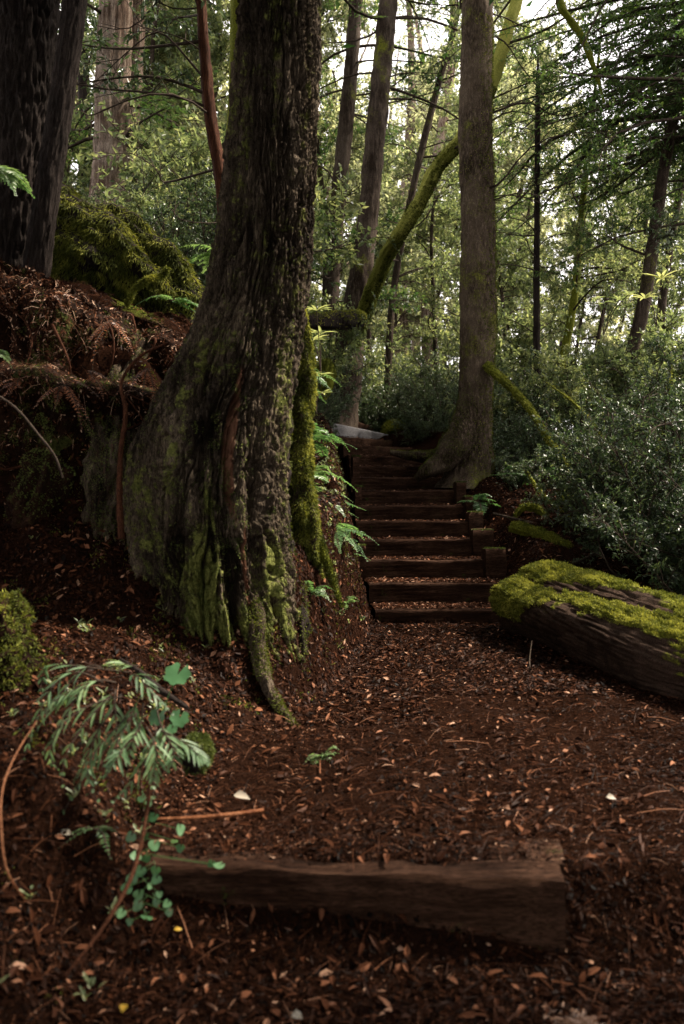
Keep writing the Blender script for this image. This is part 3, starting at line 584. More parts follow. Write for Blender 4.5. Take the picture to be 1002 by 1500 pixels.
tree('moss coated trunk curving up right, passing behind the grey barked tree', [(516, 508, 14.1, 8.4), (526, 478, 13.7, 10.6), (543, 430, 13.2, 10.6), (566, 375, 12.7, 9.9), (590, 335, 12.2, 9.9), (612, 300, 12.2, 9.5), (640, 245, 12.2, 9.5), (668, 212, 12.2, 9.1), (700, 165, 12.3, 9.5), (724, 110, 12.4, 9.9), (742, 50, 12.5, 9.1), (757, 0, 12.6, 8.4)], 'mossbark_pale', 104, 15,
     [(8, 13, 16, 1.5, 3.2, 0, 180, 5, 'b', BR), (5, 8, 4, 1, 2, 90, 40, 15, 'd', {})], crownmat='leaf_broad', m=36, n=180, rough=.2, mossn=30000, foot=False)
ht = tree('thick dark fissured trunk on the bank at the far left edge', [(2, 560, 5.7, 46), (10, 480, 5.7, 38), (18, 400, 5.7, 36), (30, 250, 5.7, 38), (38, 120, 5.7, 40), (42, 0, 5.7, 41), (44, -150, 5.7, 40)], 'dark_bark', 105, 15,
     [(6.5, 12, 26, 1.5, 3.0, 0, 180, 5, 's', SPf)], m=220, n=520, rough=.16, freq=9, top_crown=(10, 4, 3500, 6))
tree('slender dark trunk leaning right beside the thick dark trunk at the left edge', [(40, 440, 5.6, 25), (52, 400, 5.55, 20), (62, 330, 5.5, 18), (76, 240, 5.5, 17.5), (90, 150, 5.5, 17), (104, 50, 5.5, 17), (112, -20, 5.5, 17)], 'dark_bark', 106, 13,
     [(6.5, 11, 20, 1.2, 2.6, 0, 180, 5, 's', SPf)], m=100, n=360, rough=.14, freq=6, top_crown=(9, 3, 2000, 5))
tree('thick pale striped cedar with shredding bark, beyond the mossy bank at upper left', [(162, 330, 12, 34), (163, 250, 12, 27), (166, 120, 12, 25), (170, 0, 12, 23)], 'cedar_far', 107, 19,
     [(4.8, 16, 26, 1.4, 3.2, 0, 180, 5, 's', SPf)], m=60, n=220, rough=.12, freq=4)
tree('pale weathered cedar just right of the thicker striped cedar at upper left', [(182, 330, 12.6, 22), (186, 230, 12.6, 16), (195, 110, 12.6, 14), (201, 0, 12.6, 13)], 'cedar_far', 108, 19,
     [(4.8, 16, 22, 1.4, 3.0, 0, 180, 5, 's', SPf)], m=40, n=180, rough=.14, freq=4)
tree('thin reddish trunk with dead twigs, leaning just left of the massive old cedar', [(338, 400, 6.9, 15), (330, 330, 6.9, 10), (322, 250, 6.9, 9.5), (308, 170, 6.9, 9), (300, 80, 6.9, 8), (294, -10, 6.9, 7)], 'red', 109, 10,
     [(3.3, 5.2, 8, .5, 1.1, 270, 60, 15, 'd', dict(wig=.2)), (4.2, 6.8, 7, .6, 1.4, 290, 90, 20, 'b', dict(ntw=9, tw=.25, nl=6, ll=.07, lw=.028))], crownmat='leaf_glossy', m=24, n=150)
tree('mossy trunk half hidden behind the left flank of the massive old cedar', [(336, 420, 8, 13), (341, 300, 8, 12), (345, 150, 8, 11), (349, -10, 8, 10)], 'mossbark', 110, 13, [(6.5, 11, 12, 1, 2.4, 0, 180, 10, 'b', BR)], crownmat='leaf_broad', m=24, n=90)
tree('dark straight thin pole of a dead tree, right of the grey barked tree', [(787, 610, 13, 6.5), (786, 500, 13, 5.2), (786, 400, 13, 4.6), (787, 250, 13, 4.0), (788, 120, 13, 3.0), (788, 80, 13, .8)], 'dark_bark', 111, 0,
     [(3.5, 7.6, 26, .4, 1.2, 0, 180, 15, 'd', dict(wig=.1))], m=14, n=90)
tree('leaning grey trunk near the right edge of the picture, dark at the foot', [(876, 690, 12, 11), (892, 620, 12, 10), (918, 540, 12, 9.5), (940, 460, 12, 9.5), (955, 370, 12, 9), (972, 250, 12, 8.5), (992, 150, 12, 8), (1020, 50, 12, 7.5)], 'brown', 112, 11,
     [(4.5, 11, 22, 1, 2.4, 0, 180, 15, 'b', dict(ntw=14, tw=.4, nl=7, ll=.07, lw=.03))], crownmat='leaf_glossy', m=24, n=130)
tree('thin leaning trunk at the right edge, behind the leaning grey trunk', [(960, 560, 14, 7), (972, 430, 14, 6), (985, 340, 14, 5.5), (1000, 260, 14, 5), (1030, 100, 14, 5)], 'brown', 113, 11, [(5, 11, 14, 1, 2.2, 0, 180, 15, 'b', BR)], crownmat='leaf_broad', m=14, n=70)
tree('thin mossy sapling leaning right, just right of the dark thin pole', [(800, 640, 14, 6), (822, 540, 14, 6), (842, 430, 14, 5.5), (850, 330, 14, 5), (862, 220, 14, 4)], 'mossbark', 114, 9, [(4, 9, 16, .8, 1.8, 0, 180, 15, 'b', BR)], crownmat='leaf_broad', m=14, n=80)
tree('forked grey sapling with fine twigs, between the curved mossy trunk and grey tree', [(568, 560, 16, 6), (575, 440, 16, 5), (600, 300, 16, 5), (630, 170, 16, 5), (660, 60, 16, 4)], 'brown', 115, 13, [(5, 12, 22, 1, 2.2, 0, 180, 25, 'b', BR), (4, 11, 10, .8, 1.8, 0, 180, 30, 'd', {})], crownmat='leaf_broad', m=12, n=70)
# overhanging boughs coming in from the upper right
tree('broad evergreen beyond the right edge, its mossy boughs hanging into the picture', [(1290, 850, 11.5, 24), (1260, 500, 11.5, 20), (1230, 200, 11.5, 19), (1190, -100, 11.5, 16)], 'mossbark', 116, 14,
     [(6.2, 8.8, 52, 2.4, 5.0, 275, 38, 2, 's', dict(tw=.6, gap=.08, ll=.055, lw=.018, lg=.035, droop=.22)), (5.9, 8.4, 34, 2.0, 4.4, 275, 42, 0, 'b', dict(ntw=26, tw=.45, nl=9, ll=.06, lw=.028))], m=24, n=80)
mossy_tube(bpy.data.objects['tree.%03d' % (len([o for o in bpy.data.objects if o.name.startswith('tree')])-1)], 'bough', [P(1200, -60, 11.5), P(1050, -140, 11.3), P(900, -90, 11.2), P(820, 5, 11.2), P(850, 50, 11.2), P(872, 105, 11.2), P(885, 150, 11.2)], [.11, .09, .065, .048, .04, .028, .012], 125, 1500)

# ------------------------------------------------------------ fallen wood and moss covered things
def log_big():
    r = thing('fallen_log', P(860, 940, 5.9)*np.array([1, 1, 0])+np.array([0, 0, .12]), 'big rotting log covered in bright moss, lying beside the path at right', 'log')
    ax = np.array([[1.42, 6.86, .34, .17], [1.45, 6.8, .36, .27], [1.56, 6.45, .35, .325], [1.70, 6.0, .31, .335], [1.84, 5.5, .26, .33], [1.98, 5.05, .20, .32], [2.2, 4.5, .15, .31], [2.4, 4.0, .12, .29], [2.44, 3.9, .12, .2]])
    q = smooth_path(ax, 460); t, a, b_ = frames(q[:, :3]); m = 300; th = np.linspace(0, 2*math.pi, m, endpoint=False)[None, :]
    up = np.array([0, 0, 1.]); s = unit(np.cross(t, up)); u = np.cross(s, t); rr = q[:, 3][:, None]; L = np.r_[0, np.cumsum(np.linalg.norm(np.diff(q[:, :3], axis=0), axis=1))][:, None]
    c, sn = np.cos(th), np.sin(th); rot = .38; c5, s5 = np.cos(th+rot), np.sin(th+rot); sq = .97/(np.abs(c5)**5+np.abs(s5)**5)**(1/5)*(1-.12*ss((-sn-.3)*2)*ss(c*2))
    rad = rr*sq*(1+.10*perlin(c*1.4, sn*1.4, L*.9, 3)+.05*perlin(c*3, sn*3, L*2, 4))
    gr = perlin(c*7, sn*7, L*1.6, 5); gr2 = perlin(c*17, sn*17, L*3.2, 6)
    top = ss((sn-.1)*2)
    mossf = .42+1.0*perlin(c*2.2+2, sn*2.2, L*1.5, 8)+.7*perlin(c*9, sn*9, L*8, 9)+.25*perlin(c*22, sn*22, L*20, 10)+.35*np.exp(-((L-.3)/.35)**2)-1.5*np.exp(-((c-.22-.12*np.sin(L*3))/.22)**2)*ss((L-.35)*3)*ss((1.9-L)*2)
    far = np.exp(-((c+.75)/.35)**2); mossf = mossf+.5*far
    mossf = mossf+.35*ss((sn-.45)*3)-.75*ss((c-.62)*4)*ss((L-.5)*2)
    mossf = np.where(sn < .25, mossf-2.5*(.25-sn), mossf)
    rad = rad-np.exp(-(gr/.12)**2)*.022-np.exp(-(gr2/.15)**2)*.008+.02*ss(mossf)+.012*perlin(c*20, sn*20, L*22, 7)*ss(mossf)
    S = q[:, None, :3]-s[:, None, :]*(rad*c)[..., None]*-1*1.0+u[:, None, :]*(rad*sn*.88)[..., None]
    b = MB(); loft(b, S, .5, np.clip(mossf, -.5, 1)); b.build('wood', M['log'], r, smooth=True)
    rs = np.random.RandomState(2); nr, mm = S.shape[:2]; N = 420000; i = rs.randint(0, nr-1, N); j = rs.randint(0, mm, N)
    p_ = S[i, j]; e1 = S[i, (j+1) % mm]-p_; e2 = S[i+1, j]-p_; nn = unit(np.cross(e1, e2)); ctr = q[i, :3]; nn *= np.sign(((p_-ctr)*nn).sum(1))[:, None]
    p_ = p_+e1*rs.rand(N, 1)+e2*rs.rand(N, 1)
    w = np.clip((mossf[i, j]-.25)*2.2, 0, 1)*np.clip(nn[:, 2]+.75, 0, 1)
    k = rs.rand(N) < w*.85; mb = MB(); tufts(mb, p_[k], nn[k], rs, .017, .0075, .1, (.15, 1.0)); mb.build('moss', M['moss'], r)
log_big()
def mossy_thing(name, label, cat, pts, rad, seed, nm, mat='mossbark', **k):
    o = mossy_tube(None, name, pts, rad, seed, nm, mat=mat, **k); tag(o, label, cat); return o
mossy_thing('nurse_log', 'crumbling moss draped log sloping down to the right on top of the left bank', 'log', [P(20, 300, 6.7), P(90, 335, 6.6), P(160, 365, 6.5), P(230, 425, 6.4), P(290, 490, 6.3), P(345, 560, 6.2)], [.30, .30, .29, .27, .22, .14], 131, 60000, cover=.1, m=160, n=360, rough=.5, down=1.7, mossmat='moss', mat='dark_bark', L=.045, W=.007, tint=(0, .9), side=(.2, -.5, .6))
mossy_thing('rotten_stump', 'rotten lichen flecked stump set into the bank left of the massive old cedar', 'stump', [P(163, 830, 4.95), P(160, 760, 4.95), P(166, 680, 5.0), P(172, 610, 5.1), P(190, 550, 5.25), P(215, 505, 5.4)], [.20, .155, .145, .13, .10, .06], 132, 9000, cover=-.35, m=160, n=300, rough=.3, mossmat='darkmoss', mat='cedar', L=.010, W=.005, side=(.2, -.6, 0), tint=(.2, 1), freq=6.)
mossy_thing('boulder', 'rounded tan and mossy lump under the bank face, left of the rotten stump', 'rock', [P(30, 775, 4.85), P(45, 750, 4.85), P(60, 715, 4.85), P(70, 680, 4.95), P(75, 655, 5.0)], [.08, .12, .13, .10, .04], 133, 1500, mat='bankface', m=90, n=90, mossmat='darkmoss', L=.014, rough=.5, side=(0, -.5, .5), cover=-.4, tint=(.2, 1))
mossy_thing('boulder', 'small mossy boulder at the right end of the topmost risers', 'rock', [P(562, 640, 14.6), P(570, 632, 14.6), P(583, 630, 14.7), P(600, 641, 14.8)], [.06, .14, .15, .05], 134, 1500, m=40, n=40, L=.03, W=.013)
mossy_thing('fallen_log', 'mossy low limb reaching left from the foot of the curved mossy trunk', 'log', [P(400, 478, 10.9), P(450, 473, 11.1), P(490, 470, 11.4), P(520, 468, 12.4), P(530, 467, 13.6)], [.09, .10, .11, .11, .1], 135, 4500, mat='dark_bark', side=(0, -.1, 1), cover=-.1, L=.025, W=.01, down=.1, m=40)
mossy_thing('boulder', 'round mossy knob under the mossy low limb, left of the brown barked tree', 'rock', [P(470, 585, 10.4), P(474, 565, 10.4), P(478, 545, 10.4), P(480, 530, 10.5)], [.07, .11, .11, .05], 136, 2500, m=40, n=50, L=.022, W=.01, cover=.1, tint=(.1, .8))
mossy_thing('fallen_log', 'mossy thin log lying on the leaf litter behind the big mossy log', 'log', [P(750, 772, 8.6), P(785, 782, 8.4), P(820, 802, 8.2), P(850, 832, 7.9), P(880, 862, 7.6)], [.05, .06, .075, .06, .04], 137, 5000, side=(.1, -.2, 1), L=.02, W=.009, rough=.35, tint=(.1, .8), cover=-.1)
mossy_thing('stump', 'humped mossy stump above the thin mossy log on the right slope', 'stump', [P(822, 722, 9.6), P(832, 738, 9.5), P(842, 760, 9.4), P(852, 790, 9.2)], [.05, .10, .11, .07], 138, 2600, m=40, L=.022, W=.01, tint=(.1, .7))
mossy_thing('root', 'arched mossy root on the litter slope, left of the humped stump', 'root', [P(752, 765, 9.1), P(765, 745, 9.1), P(785, 745, 9.1), P(800, 762, 9.05), P(806, 778, 9.0)], [.02, .035, .04, .035, .02], 139, 900, L=.02, W=.009, tint=(0, .6))
mossy_thing('fallen_branch', 'mossy dead branch leaning from the grey barked tree down to the ground', 'branch', [P(712, 535, 10.5), P(745, 565, 10.3), P(778, 602, 10.0), P(805, 645, 9.8), P(835, 690, 9.6), P(862, 735, 9.4)], [.055, .04, .038, .032, .028, .02], 140, 3500, L=.024, W=.01, rough=.3, cover=.3, tint=(.2, 1), down=.5)
mossy_thing('fallen_branch', 'long bare stick lying across the litter slope above the thin mossy log', 'branch', [P(722, 752, 8.9), P(770, 764, 8.8), P(820, 776, 8.7), P(870, 780, 8.6), P(905, 778, 8.6)], [.012, .016, .015, .012, .006], 141, 0, mat='brown', m=10)
mossy_thing('fallen_branch', 'thin bare stick pointing down at the rear of the big mossy log', 'branch', [P(812, 822, 7.4), P(835, 826, 7.5), P(862, 815, 7.7), P(880, 800, 7.9)], [.006, .01, .009, .004], 142, 0, mat='brown', m=8)
mossy_thing('fallen_branch', 'bright mossy twig arching off the moss draped log on the left', 'branch', [P(185, 448, 5.9), P(198, 425, 5.85), P(218, 410, 5.85), P(238, 405, 5.9), P(246, 392, 5.9)], [.008, .012, .014, .012, .006], 143, 1800, cover=.5, tint=(.3, 1), L=.02, W=.008, m=10)
mossy_thing('hanging_root', 'long reddish root hanging down the bank between stump and old cedar', 'root', [P(246, 502, 4.75), P(205, 522, 4.75), P(178, 560, 4.75), P(184, 600, 4.72), P(177, 660, 4.7), P(175, 720, 4.65), P(178, 790, 4.6)], [.006, .008, .009, .012, .013, .016, .018], 144, 0, mat='red', m=12, rough=.25)
mossy_thing('bent_stick', 'dark bent stick arching over the bank at the left edge', 'stick', [P(-20, 570, 4.3), P(20, 595, 4.3), P(55, 635, 4.3), P(80, 668, 4.35), P(92, 700, 4.4)], [.006]*5, 145, 0, mat='twig', m=8)
mossy_thing('bent_stick', 'long thin orange stick bowed down at the lower left edge', 'stick', [P(54, 1056, 2.7), P(26, 1100, 2.6), P(5, 1150, 2.5), P(2, 1220, 2.4), P(12, 1280, 2.35), P(38, 1320, 2.35)], [.0015, .0025, .003, .0035, .003, .002], 146, 0, mat='orange_stick', m=8, rough=.5)
mossy_thing('stick', 'orange brown stick lying on the litter just behind the nearest timber', 'stick', [P(229, 1200, 2.86), P(290, 1198, 2.87), P(340, 1193, 2.9), P(386, 1187, 2.95)], [.005, .007, .0075, .007], 147, 0, mat='orange_stick', m=10)
mossy_thing('stick', 'black wet stick slanting on the litter beside the round leaves', 'stick', [P(176, 965, 3.6), P(205, 985, 3.5), P(245, 1018, 3.4), P(275, 1037, 3.35)], [.006, .011, .012, .008], 148, 0, mat='dark_bark', m=10)
mossy_thing('tendril', 'dark trailing stem running down through the round leaved creeper', 'stem', [P(222, 1105, 2.9), P(215, 1190, 2.75), P(190, 1290, 2.6), P(160, 1345, 2.5), P(95, 1430, 2.35)], [.004, .006, .0065, .006, .003], 149, 0, mat='red', m=8)
mossy_thing('fallen_branch', 'thin curved twig rising from the path against the big mossy log', 'twig', [P(779, 938, 5.5), P(776, 975, 5.4), P(784, 1000, 5.3), P(820, 1018, 5.1), P(870, 1028, 4.95)], [.003, .005, .006, .006, .004], 150, 0, mat='brown', m=6)
mossy_thing('mossy_mound', 'broken green moss cushion on the bank at the left edge of the picture', 'moss', [P(-50, 1040, 3.5), P(-15, 985, 3.55), P(-5, 930, 3.65), P(20, 885, 3.85)], [.07, .12, .11, .05], 151, 9000, mat='bankface', m=120, n=120, rough=.7, cover=-.05, side=(.3, -.5, .6), down=.5, tint=(0, .85), L=.02, freq=5.)
mossy_thing('mossy_stone', 'small dark mossy stone beneath the round leaves at lower left', 'rock', [P(288, 1130, 3.15), P(288, 1105, 3.15), P(290, 1080, 3.2)], [.03, .05, .03], 152, 1500, mat='dark_bark', m=30, n=24, mossmat='darkmoss', L=.012, tint=(0, .7))

# ------------------------------------------------------------ understorey shrubs (three kinds of build, then copies)
def ground_at(x, y): return float(land(x, y))
def make_shrub(seed, h, w, matname, ns=14, leafk=None, group=None, label='', cat='shrub'):
    rs = np.random.RandomState(seed); r = thing('shrub', (0, 0, 0), label, cat, group); wood, lf = MB(), MB()
    for i in range(ns):
        a = rs.rand()*6.283; e_ = R(35+45*rs.rand()); L = h*(.7+.5*rs.rand()); dd = (math.cos(a)*math.cos(e_)*w/h, math.sin(a)*math.cos(e_)*w/h, math.sin(e_))
        pth = bpath(rs, (math.cos(a)*.05, math.sin(a)*.05, -.1), dd, L, .12, .12, 10); limb(wood, pth, .011, .003, 5); broad(wood, lf, pth, L, rs, **leafk)
    wood.build('stems', M['twig'], r, smooth=True); lf.build('foliage', M[matname], r); return r
def hide_proto(o):
    for c in list(o.children): bpy.data.objects.remove(c)
    bpy.data.objects.remove(o)
HK = dict(ntw=15, tw=.26, nl=12, ll=.042, lw=.02, t0=.12, updir=.3, tintc=.42, tints=.6)
HKn = dict(ntw=24, tw=.3, nl=12, ll=.045, lw=.02, t0=.1, updir=.25, tintc=.5, tints=.9)
SH = [make_shrub(200, 1.25, 1.0, 'leaf_glossy', 16, HK), make_shrub(201, .95, 1.1, 'leaf_glossy', 16, HK), make_shrub(202, 1.6, .9, 'leaf_broad', 12, dict(ntw=18, tw=.35, nl=9, ll=.075, lw=.032, t0=.25, updir=.2)), make_shrub(203, 1.5, 1.2, 'leaf_dark', 20, HKn)]
used = set(); prng = np.random.RandomState(77)
ROWS_ = {'S': [(11.3, 'front row'), (13.2, 'middle row'), (15.1, 'back row'), (16.6, 'rear row'), (99, 'hindmost')], 'T': [(18.3, 'nearest'), (21.5, 'near'), (25.5, 'farther'), (31, 'far'), (37, 'very far'), (99, 'most distant')]}
MARKS = [(60, 'left edge'), (105, 'left of the slender dark trunk'), (150, 'left of the striped cedar'), (205, 'by the striped cedar'), (250, 'right of the striped cedar'), (290, 'left of the reddish trunk'), (330, 'by the reddish trunk'), (452, 'by the old cedar'), (475, 'above the big fern'), (505, 'by the slimmer brown tree'), (545, 'by the brown barked tree'), (575, 'above the stair head boulder'), (600, 'by the curved mossy trunk'), (628, 'right of the curved trunk'), (652, 'left of the grey tree'), (690, 'against the grey tree'),
         (742, 'just right of the grey tree'), (772, 'left of the dark pole'), (812, 'by the dark pole'), (855, 'by the mossy sapling'), (888, 'left of the leaning trunk'), (925, 'by the leaning trunk'), (965, 'right of the leaning trunk'), (1002, 'right edge'), (3000, 'past the right edge')]
seen_labels = {}
def single(kindword, x, y, mode):
    px = 501+1300*x/y; row = next(w for lim, w in ROWS_[mode] if y < lim); mk = next(w for lim, w in MARKS if px < lim); lb = kindword+', '+mk+', '+row
    k = seen_labels.get(lb, 0); seen_labels[lb] = k+1; return lb if k == 0 else lb+', '+['smaller one', 'third one', 'fourth one'][k-1]
def put(kind, x, y, sc, label, group, dz=0.0, cat='shrub', pool=SH, usedset=used):
    src = pool[kind]
    if (id(pool), kind) in usedset: o = copy_tree(src)
    else: o = src; usedset.add((id(pool), kind))
    o.location = (x, y, ground_at(x, y)-.05+dz); o.rotation_euler = (0, 0, prng.rand()*6.28); o.scale = (sc, sc, sc*(.9+.25*prng.rand())); tag(o, label, cat, group); return o
def at(px, d): return (px-501)/1300*d
behind = 'small leaved evergreen shrub in the thicket between the stair top and the grey barked tree'
for px, d, k, sc in [(540, 15.4, 1, .85), (560, 16.2, 0, .9), (585, 15.6, 1, .9), (608, 14.8, 0, .8), (632, 14.2, 1, .85), (655, 13.6, 0, .85), (600, 17, 0, 1.1), (640, 16.5, 0, 1.1), (570, 18, 2, 1.), (665, 15.5, 3, .95), (625, 13.0, 1, .55), (530, 18, 0, 1.1)]:
    put(k, at(px, d), d, sc, single('small leaved thicket shrub', at(px, d), d, 'S'), 'shrubs behind the stair')
rightg = 'glossy evergreen shrub on the slope right of the grey barked tree'
for px, d, k, sc in [(735, 12.6, 0, .9), (765, 11.8, 1, .95), (800, 12.8, 2, .9), (790, 11.0, 1, .8), (870, 10.8, 1, 1.05), (905, 11.8, 2, 1.0), (945, 11.0, 0, 1.0), (985, 11.8, 2, 1.1), (980, 14.2, 2, 1.3), (1030, 11, 0, 1.3), (735, 10.9, 1, .55), (765, 10.2, 1, .5), (890, 9.7, 1, .8), (930, 16, 2, 1.5), (735, 15, 2, 1.2), (1060, 13, 3, 1.3), (700, 17, 0, 1.2)]:
    put(k, at(px, d), d, sc, single('glossy evergreen slope shrub', at(px, d), d, 'S'), 'shrubs on the right slope')
for px, d, k, sc, lb in [(935, 8.1, 3, .95, 'dense dark small leaved bush crowding in behind the big mossy log, foremost at right'), (1010, 7.4, 3, .95, 'dense dark bush cut by the right edge of the picture, beside the big mossy log'), (880, 8.9, 1, .9, 'dark bush above the thin mossy log, left of the foremost dense bush'), (985, 8.8, 0, 1.2, 'tall dark bush at the right edge, above the foremost dense bush'), (1080, 6.6, 3, .9, 'dark small leaved bush just past the right edge, overhanging the big mossy log')]:
    put(k, at(px, d), d, sc, lb, 'dark bushes beside the big mossy log')
leftg = 'leafy shrub on the bank behind the moss draped log'
for px, d, k, sc in [(215, 9, 2, .45), (260, 8.6, 0, .7), (300, 8.2, 0, .9), (245, 10.5, 2, .8), (290, 10, 2, 1.0), (325, 9.4, 3, .9), (190, 10.5, 0, .4), (270, 12.5, 2, 1.5), (130, 9.5, 0, .5), (320, 12.5, 2, 1.6), (235, 13.5, 2, 1.5), (90, 13.5, 2, 1.6), (110, 8, 3, .5)]:
    put(k, at(px, d), d, sc, single('leafy shrub on the left bank', at(px, d), d, 'S'), 'shrubs behind the moss draped log')
midg = 'low leafy shrub on the bank between old cedar and stair'
for px, d, k, sc in [(455, 11, 1, .55), (470, 12.5, 0, .75), (450, 13, 2, .9), (462, 15.5, 2, 1.1), (485, 17.5, 2, 1.2), (440, 9.8, 1, .5), (500, 19, 0, 1.3)]:
    put(k, at(px, d), d, sc, single('low leafy bank shrub', at(px, d), d, 'S'), 'shrubs left of the stair top')

# ------------------------------------------------------------ trees of the wood behind
def make_far_tree(seed, h, r0, style, matname, barkname, zb, n, Lmax, kw, lean=.02):
    rs = np.random.RandomState(seed); r = thing('tree', (0, 0, 0), '', 'tree'); pts = [(0, 0, -.3), (rs.normal()*lean*h*.3, rs.normal()*lean*h*.3, h*.35), (rs.normal()*lean*h, rs.normal()*lean*h, h*.7), (rs.normal()*lean*h, rs.normal()*lean*h, h)]
    b, q = trunk_mesh(pts, [r0*1.25, r0, r0*.65, .02], seed, 12, 50, .12); b.build('trunk', M[barkname], r, smooth=True); wood, lf = MB(), MB()
    for i in range(n):
        f = rs.rand(); z = zb+(h-zb)*f; s = q[np.argmin(abs(q[:, 2]-z)), :3]; a = rs.rand()*6.283; L = Lmax*(1-.75*f)*(.6+.5*rs.rand()); e_ = R(10+rs.normal()*12+(15 if style == 'b' else 0))
        pth = bpath(rs, s, (math.cos(a)*math.cos(e_), math.sin(a)*math.cos(e_), math.sin(e_)), L, .2, .12); limb(wood, pth, .01*L+.004, .004, 4)
        (spray if style == 's' else broad)(wood, lf, pth, L, rs, **kw)
    wood.build('branches', M['twig'], r, smooth=True); lf.build('crown', M[matname], r); return r
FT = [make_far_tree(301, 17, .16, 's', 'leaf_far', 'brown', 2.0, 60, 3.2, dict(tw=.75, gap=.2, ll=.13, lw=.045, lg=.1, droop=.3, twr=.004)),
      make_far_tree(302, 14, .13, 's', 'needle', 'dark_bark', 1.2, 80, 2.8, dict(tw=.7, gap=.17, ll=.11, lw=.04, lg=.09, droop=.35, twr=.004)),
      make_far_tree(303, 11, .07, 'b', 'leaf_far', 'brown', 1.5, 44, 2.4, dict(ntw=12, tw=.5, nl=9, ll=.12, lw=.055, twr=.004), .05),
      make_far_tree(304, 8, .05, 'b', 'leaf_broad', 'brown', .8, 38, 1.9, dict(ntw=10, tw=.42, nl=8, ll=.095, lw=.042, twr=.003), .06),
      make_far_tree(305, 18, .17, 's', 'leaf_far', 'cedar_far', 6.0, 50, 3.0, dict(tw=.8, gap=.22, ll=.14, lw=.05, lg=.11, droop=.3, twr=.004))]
fused = set()
LT = ['drooping pale green conifer', 'dark green conifer', 'thin broadleaf tree', 'short bushy sapling', 'bare boled conifer']
LC = ['conifer', 'conifer', 'tree', 'sapling', 'conifer']
def ftree(px, d, k, sc=1.0):
    where, g = (('in the lit wood at upper left, behind the moss draped log', 'left') if px < 350 else ('in the wood behind the head of the stair', 'middle') if px < 690 else ('in the bright thin wood at the right', 'right'))
    put(k, at(px, d), d, sc, single(LT[k], at(px, d), d, 'T'), 'far '+LT[k]+'s, '+g, cat=LC[k], pool=FT, usedset=fused)
for a in [(215, 17, 3), (120, 19, 1), (290, 16, 3, 1.2), (250, 21, 0), (170, 24, 4), (235, 15.5, 3), (20, 22, 1), (325, 18, 2), (90, 27, 0), (270, 28, 4), (200, 30, 2), (330, 27, 0), (140, 33, 0), (300, 34, 0), (-60, 18, 0), (240, 17, 2),
          (465, 19, 2), (495, 23, 2), (530, 20, 3), (590, 26, 4), (630, 24, 4, .9), (550, 28, 2), (480, 27, 0, .8), (610, 33, 4), (660, 30, 2), (515, 35, 4), (645, 20, 3), (570, 22, 3), (455, 33, 0, .7), (575, 42, 4), (625, 45, 4), (450, 24, 3),
          (730, 19, 3, .9), (880, 17, 3, .8), (910, 25, 2, .8), (820, 30, 2, .8), (940, 19, 3, .9), (980, 23, 2, .8), (1040, 18, 3), (780, 24, 3, .8), (900, 30, 3, 1.0), (810, 44, 2, .8), (710, 24, 3, 1.0), (850, 18.5, 3, .7), (735, 28, 2, 1.3), (765, 33, 0, .8), (708, 33, 0, .9), (603, 30, 2, 1.3), (640, 27, 2, 1.2), (745, 24, 2, 1.0)]: ftree(*a)
for x_, y_, k_, sc_ in [(-3.5, -1.5, 1, 1), (2.8, -2.5, 1, 1), (-.8, -4.5, 1, 1), (5.4, -.6, 1, .9), (-5, 1.0, 1, 1), (6, -3, 0, 1), (-6, -4, 0, 1), (1.5, -8, 1, 1), (-3, -9, 0, 1), (9, -1, 1, .9), (11, 10, 1, .9), (-7.5, 4, 1, 1), (-7, 8, 1, 1), (10, 2, 0, 1), (-10, 0, 0, 1), (5, -9, 0, 1)]:  # unseen trees added at the sides and behind the viewer to block sky light
    put(k_, x_, y_, sc_, LT[k_]+' added out of view for shade, beside or behind the viewer', 'trees outside the picture', cat=LC[k_], pool=FT, usedset=fused)
def shade_tree(x, y, seed, zc, rad, n, label):  # unseen tree, added so that its dense crown shades the foreground
    rs = np.random.RandomState(seed); g0 = ground_at(x, y); r = thing('tree', (x, y, g0-.1), label, 'tree', 'trees outside the picture'); b, q = trunk_mesh([(x, y, g0-.3), (x+.1, y, g0+zc*.5), (x, y+.1, g0+zc+4)], [.3, .22, .05], seed, 20, 60); b.build('trunk', M['dark_bark'], r, smooth=True)
    pp = rs.normal(size=(n, 3)); pp = unit(pp)*rs.rand(n, 1)**.5*np.array([rad, rad, 2.2])+np.array([x, y, g0+zc+1.5]); lf = MB(); leaves(lf, pp, rs.normal(size=(n, 3)), rs.normal(size=(n, 3))*.5+np.array([0, 0, 1]), .3, .13, rs.rand(n)); lf.build('crown', M['needle'], r)
for a in [(1.0, -1.0, 614, 4.4, 4.1, 30000), (-3.4, .5, 611, 5.5, 4.2, 18000), (5.6, .7, 612, 5.5, 3.3, 24000), (3.0, -1.5, 615, 5.5, 3.3, 12000), (.5, -3.5, 613, 4.6, 4.8, 30000)]: shade_tree(*a, 'tall dark crowned tree added out of view for shade, beside or behind the viewer')
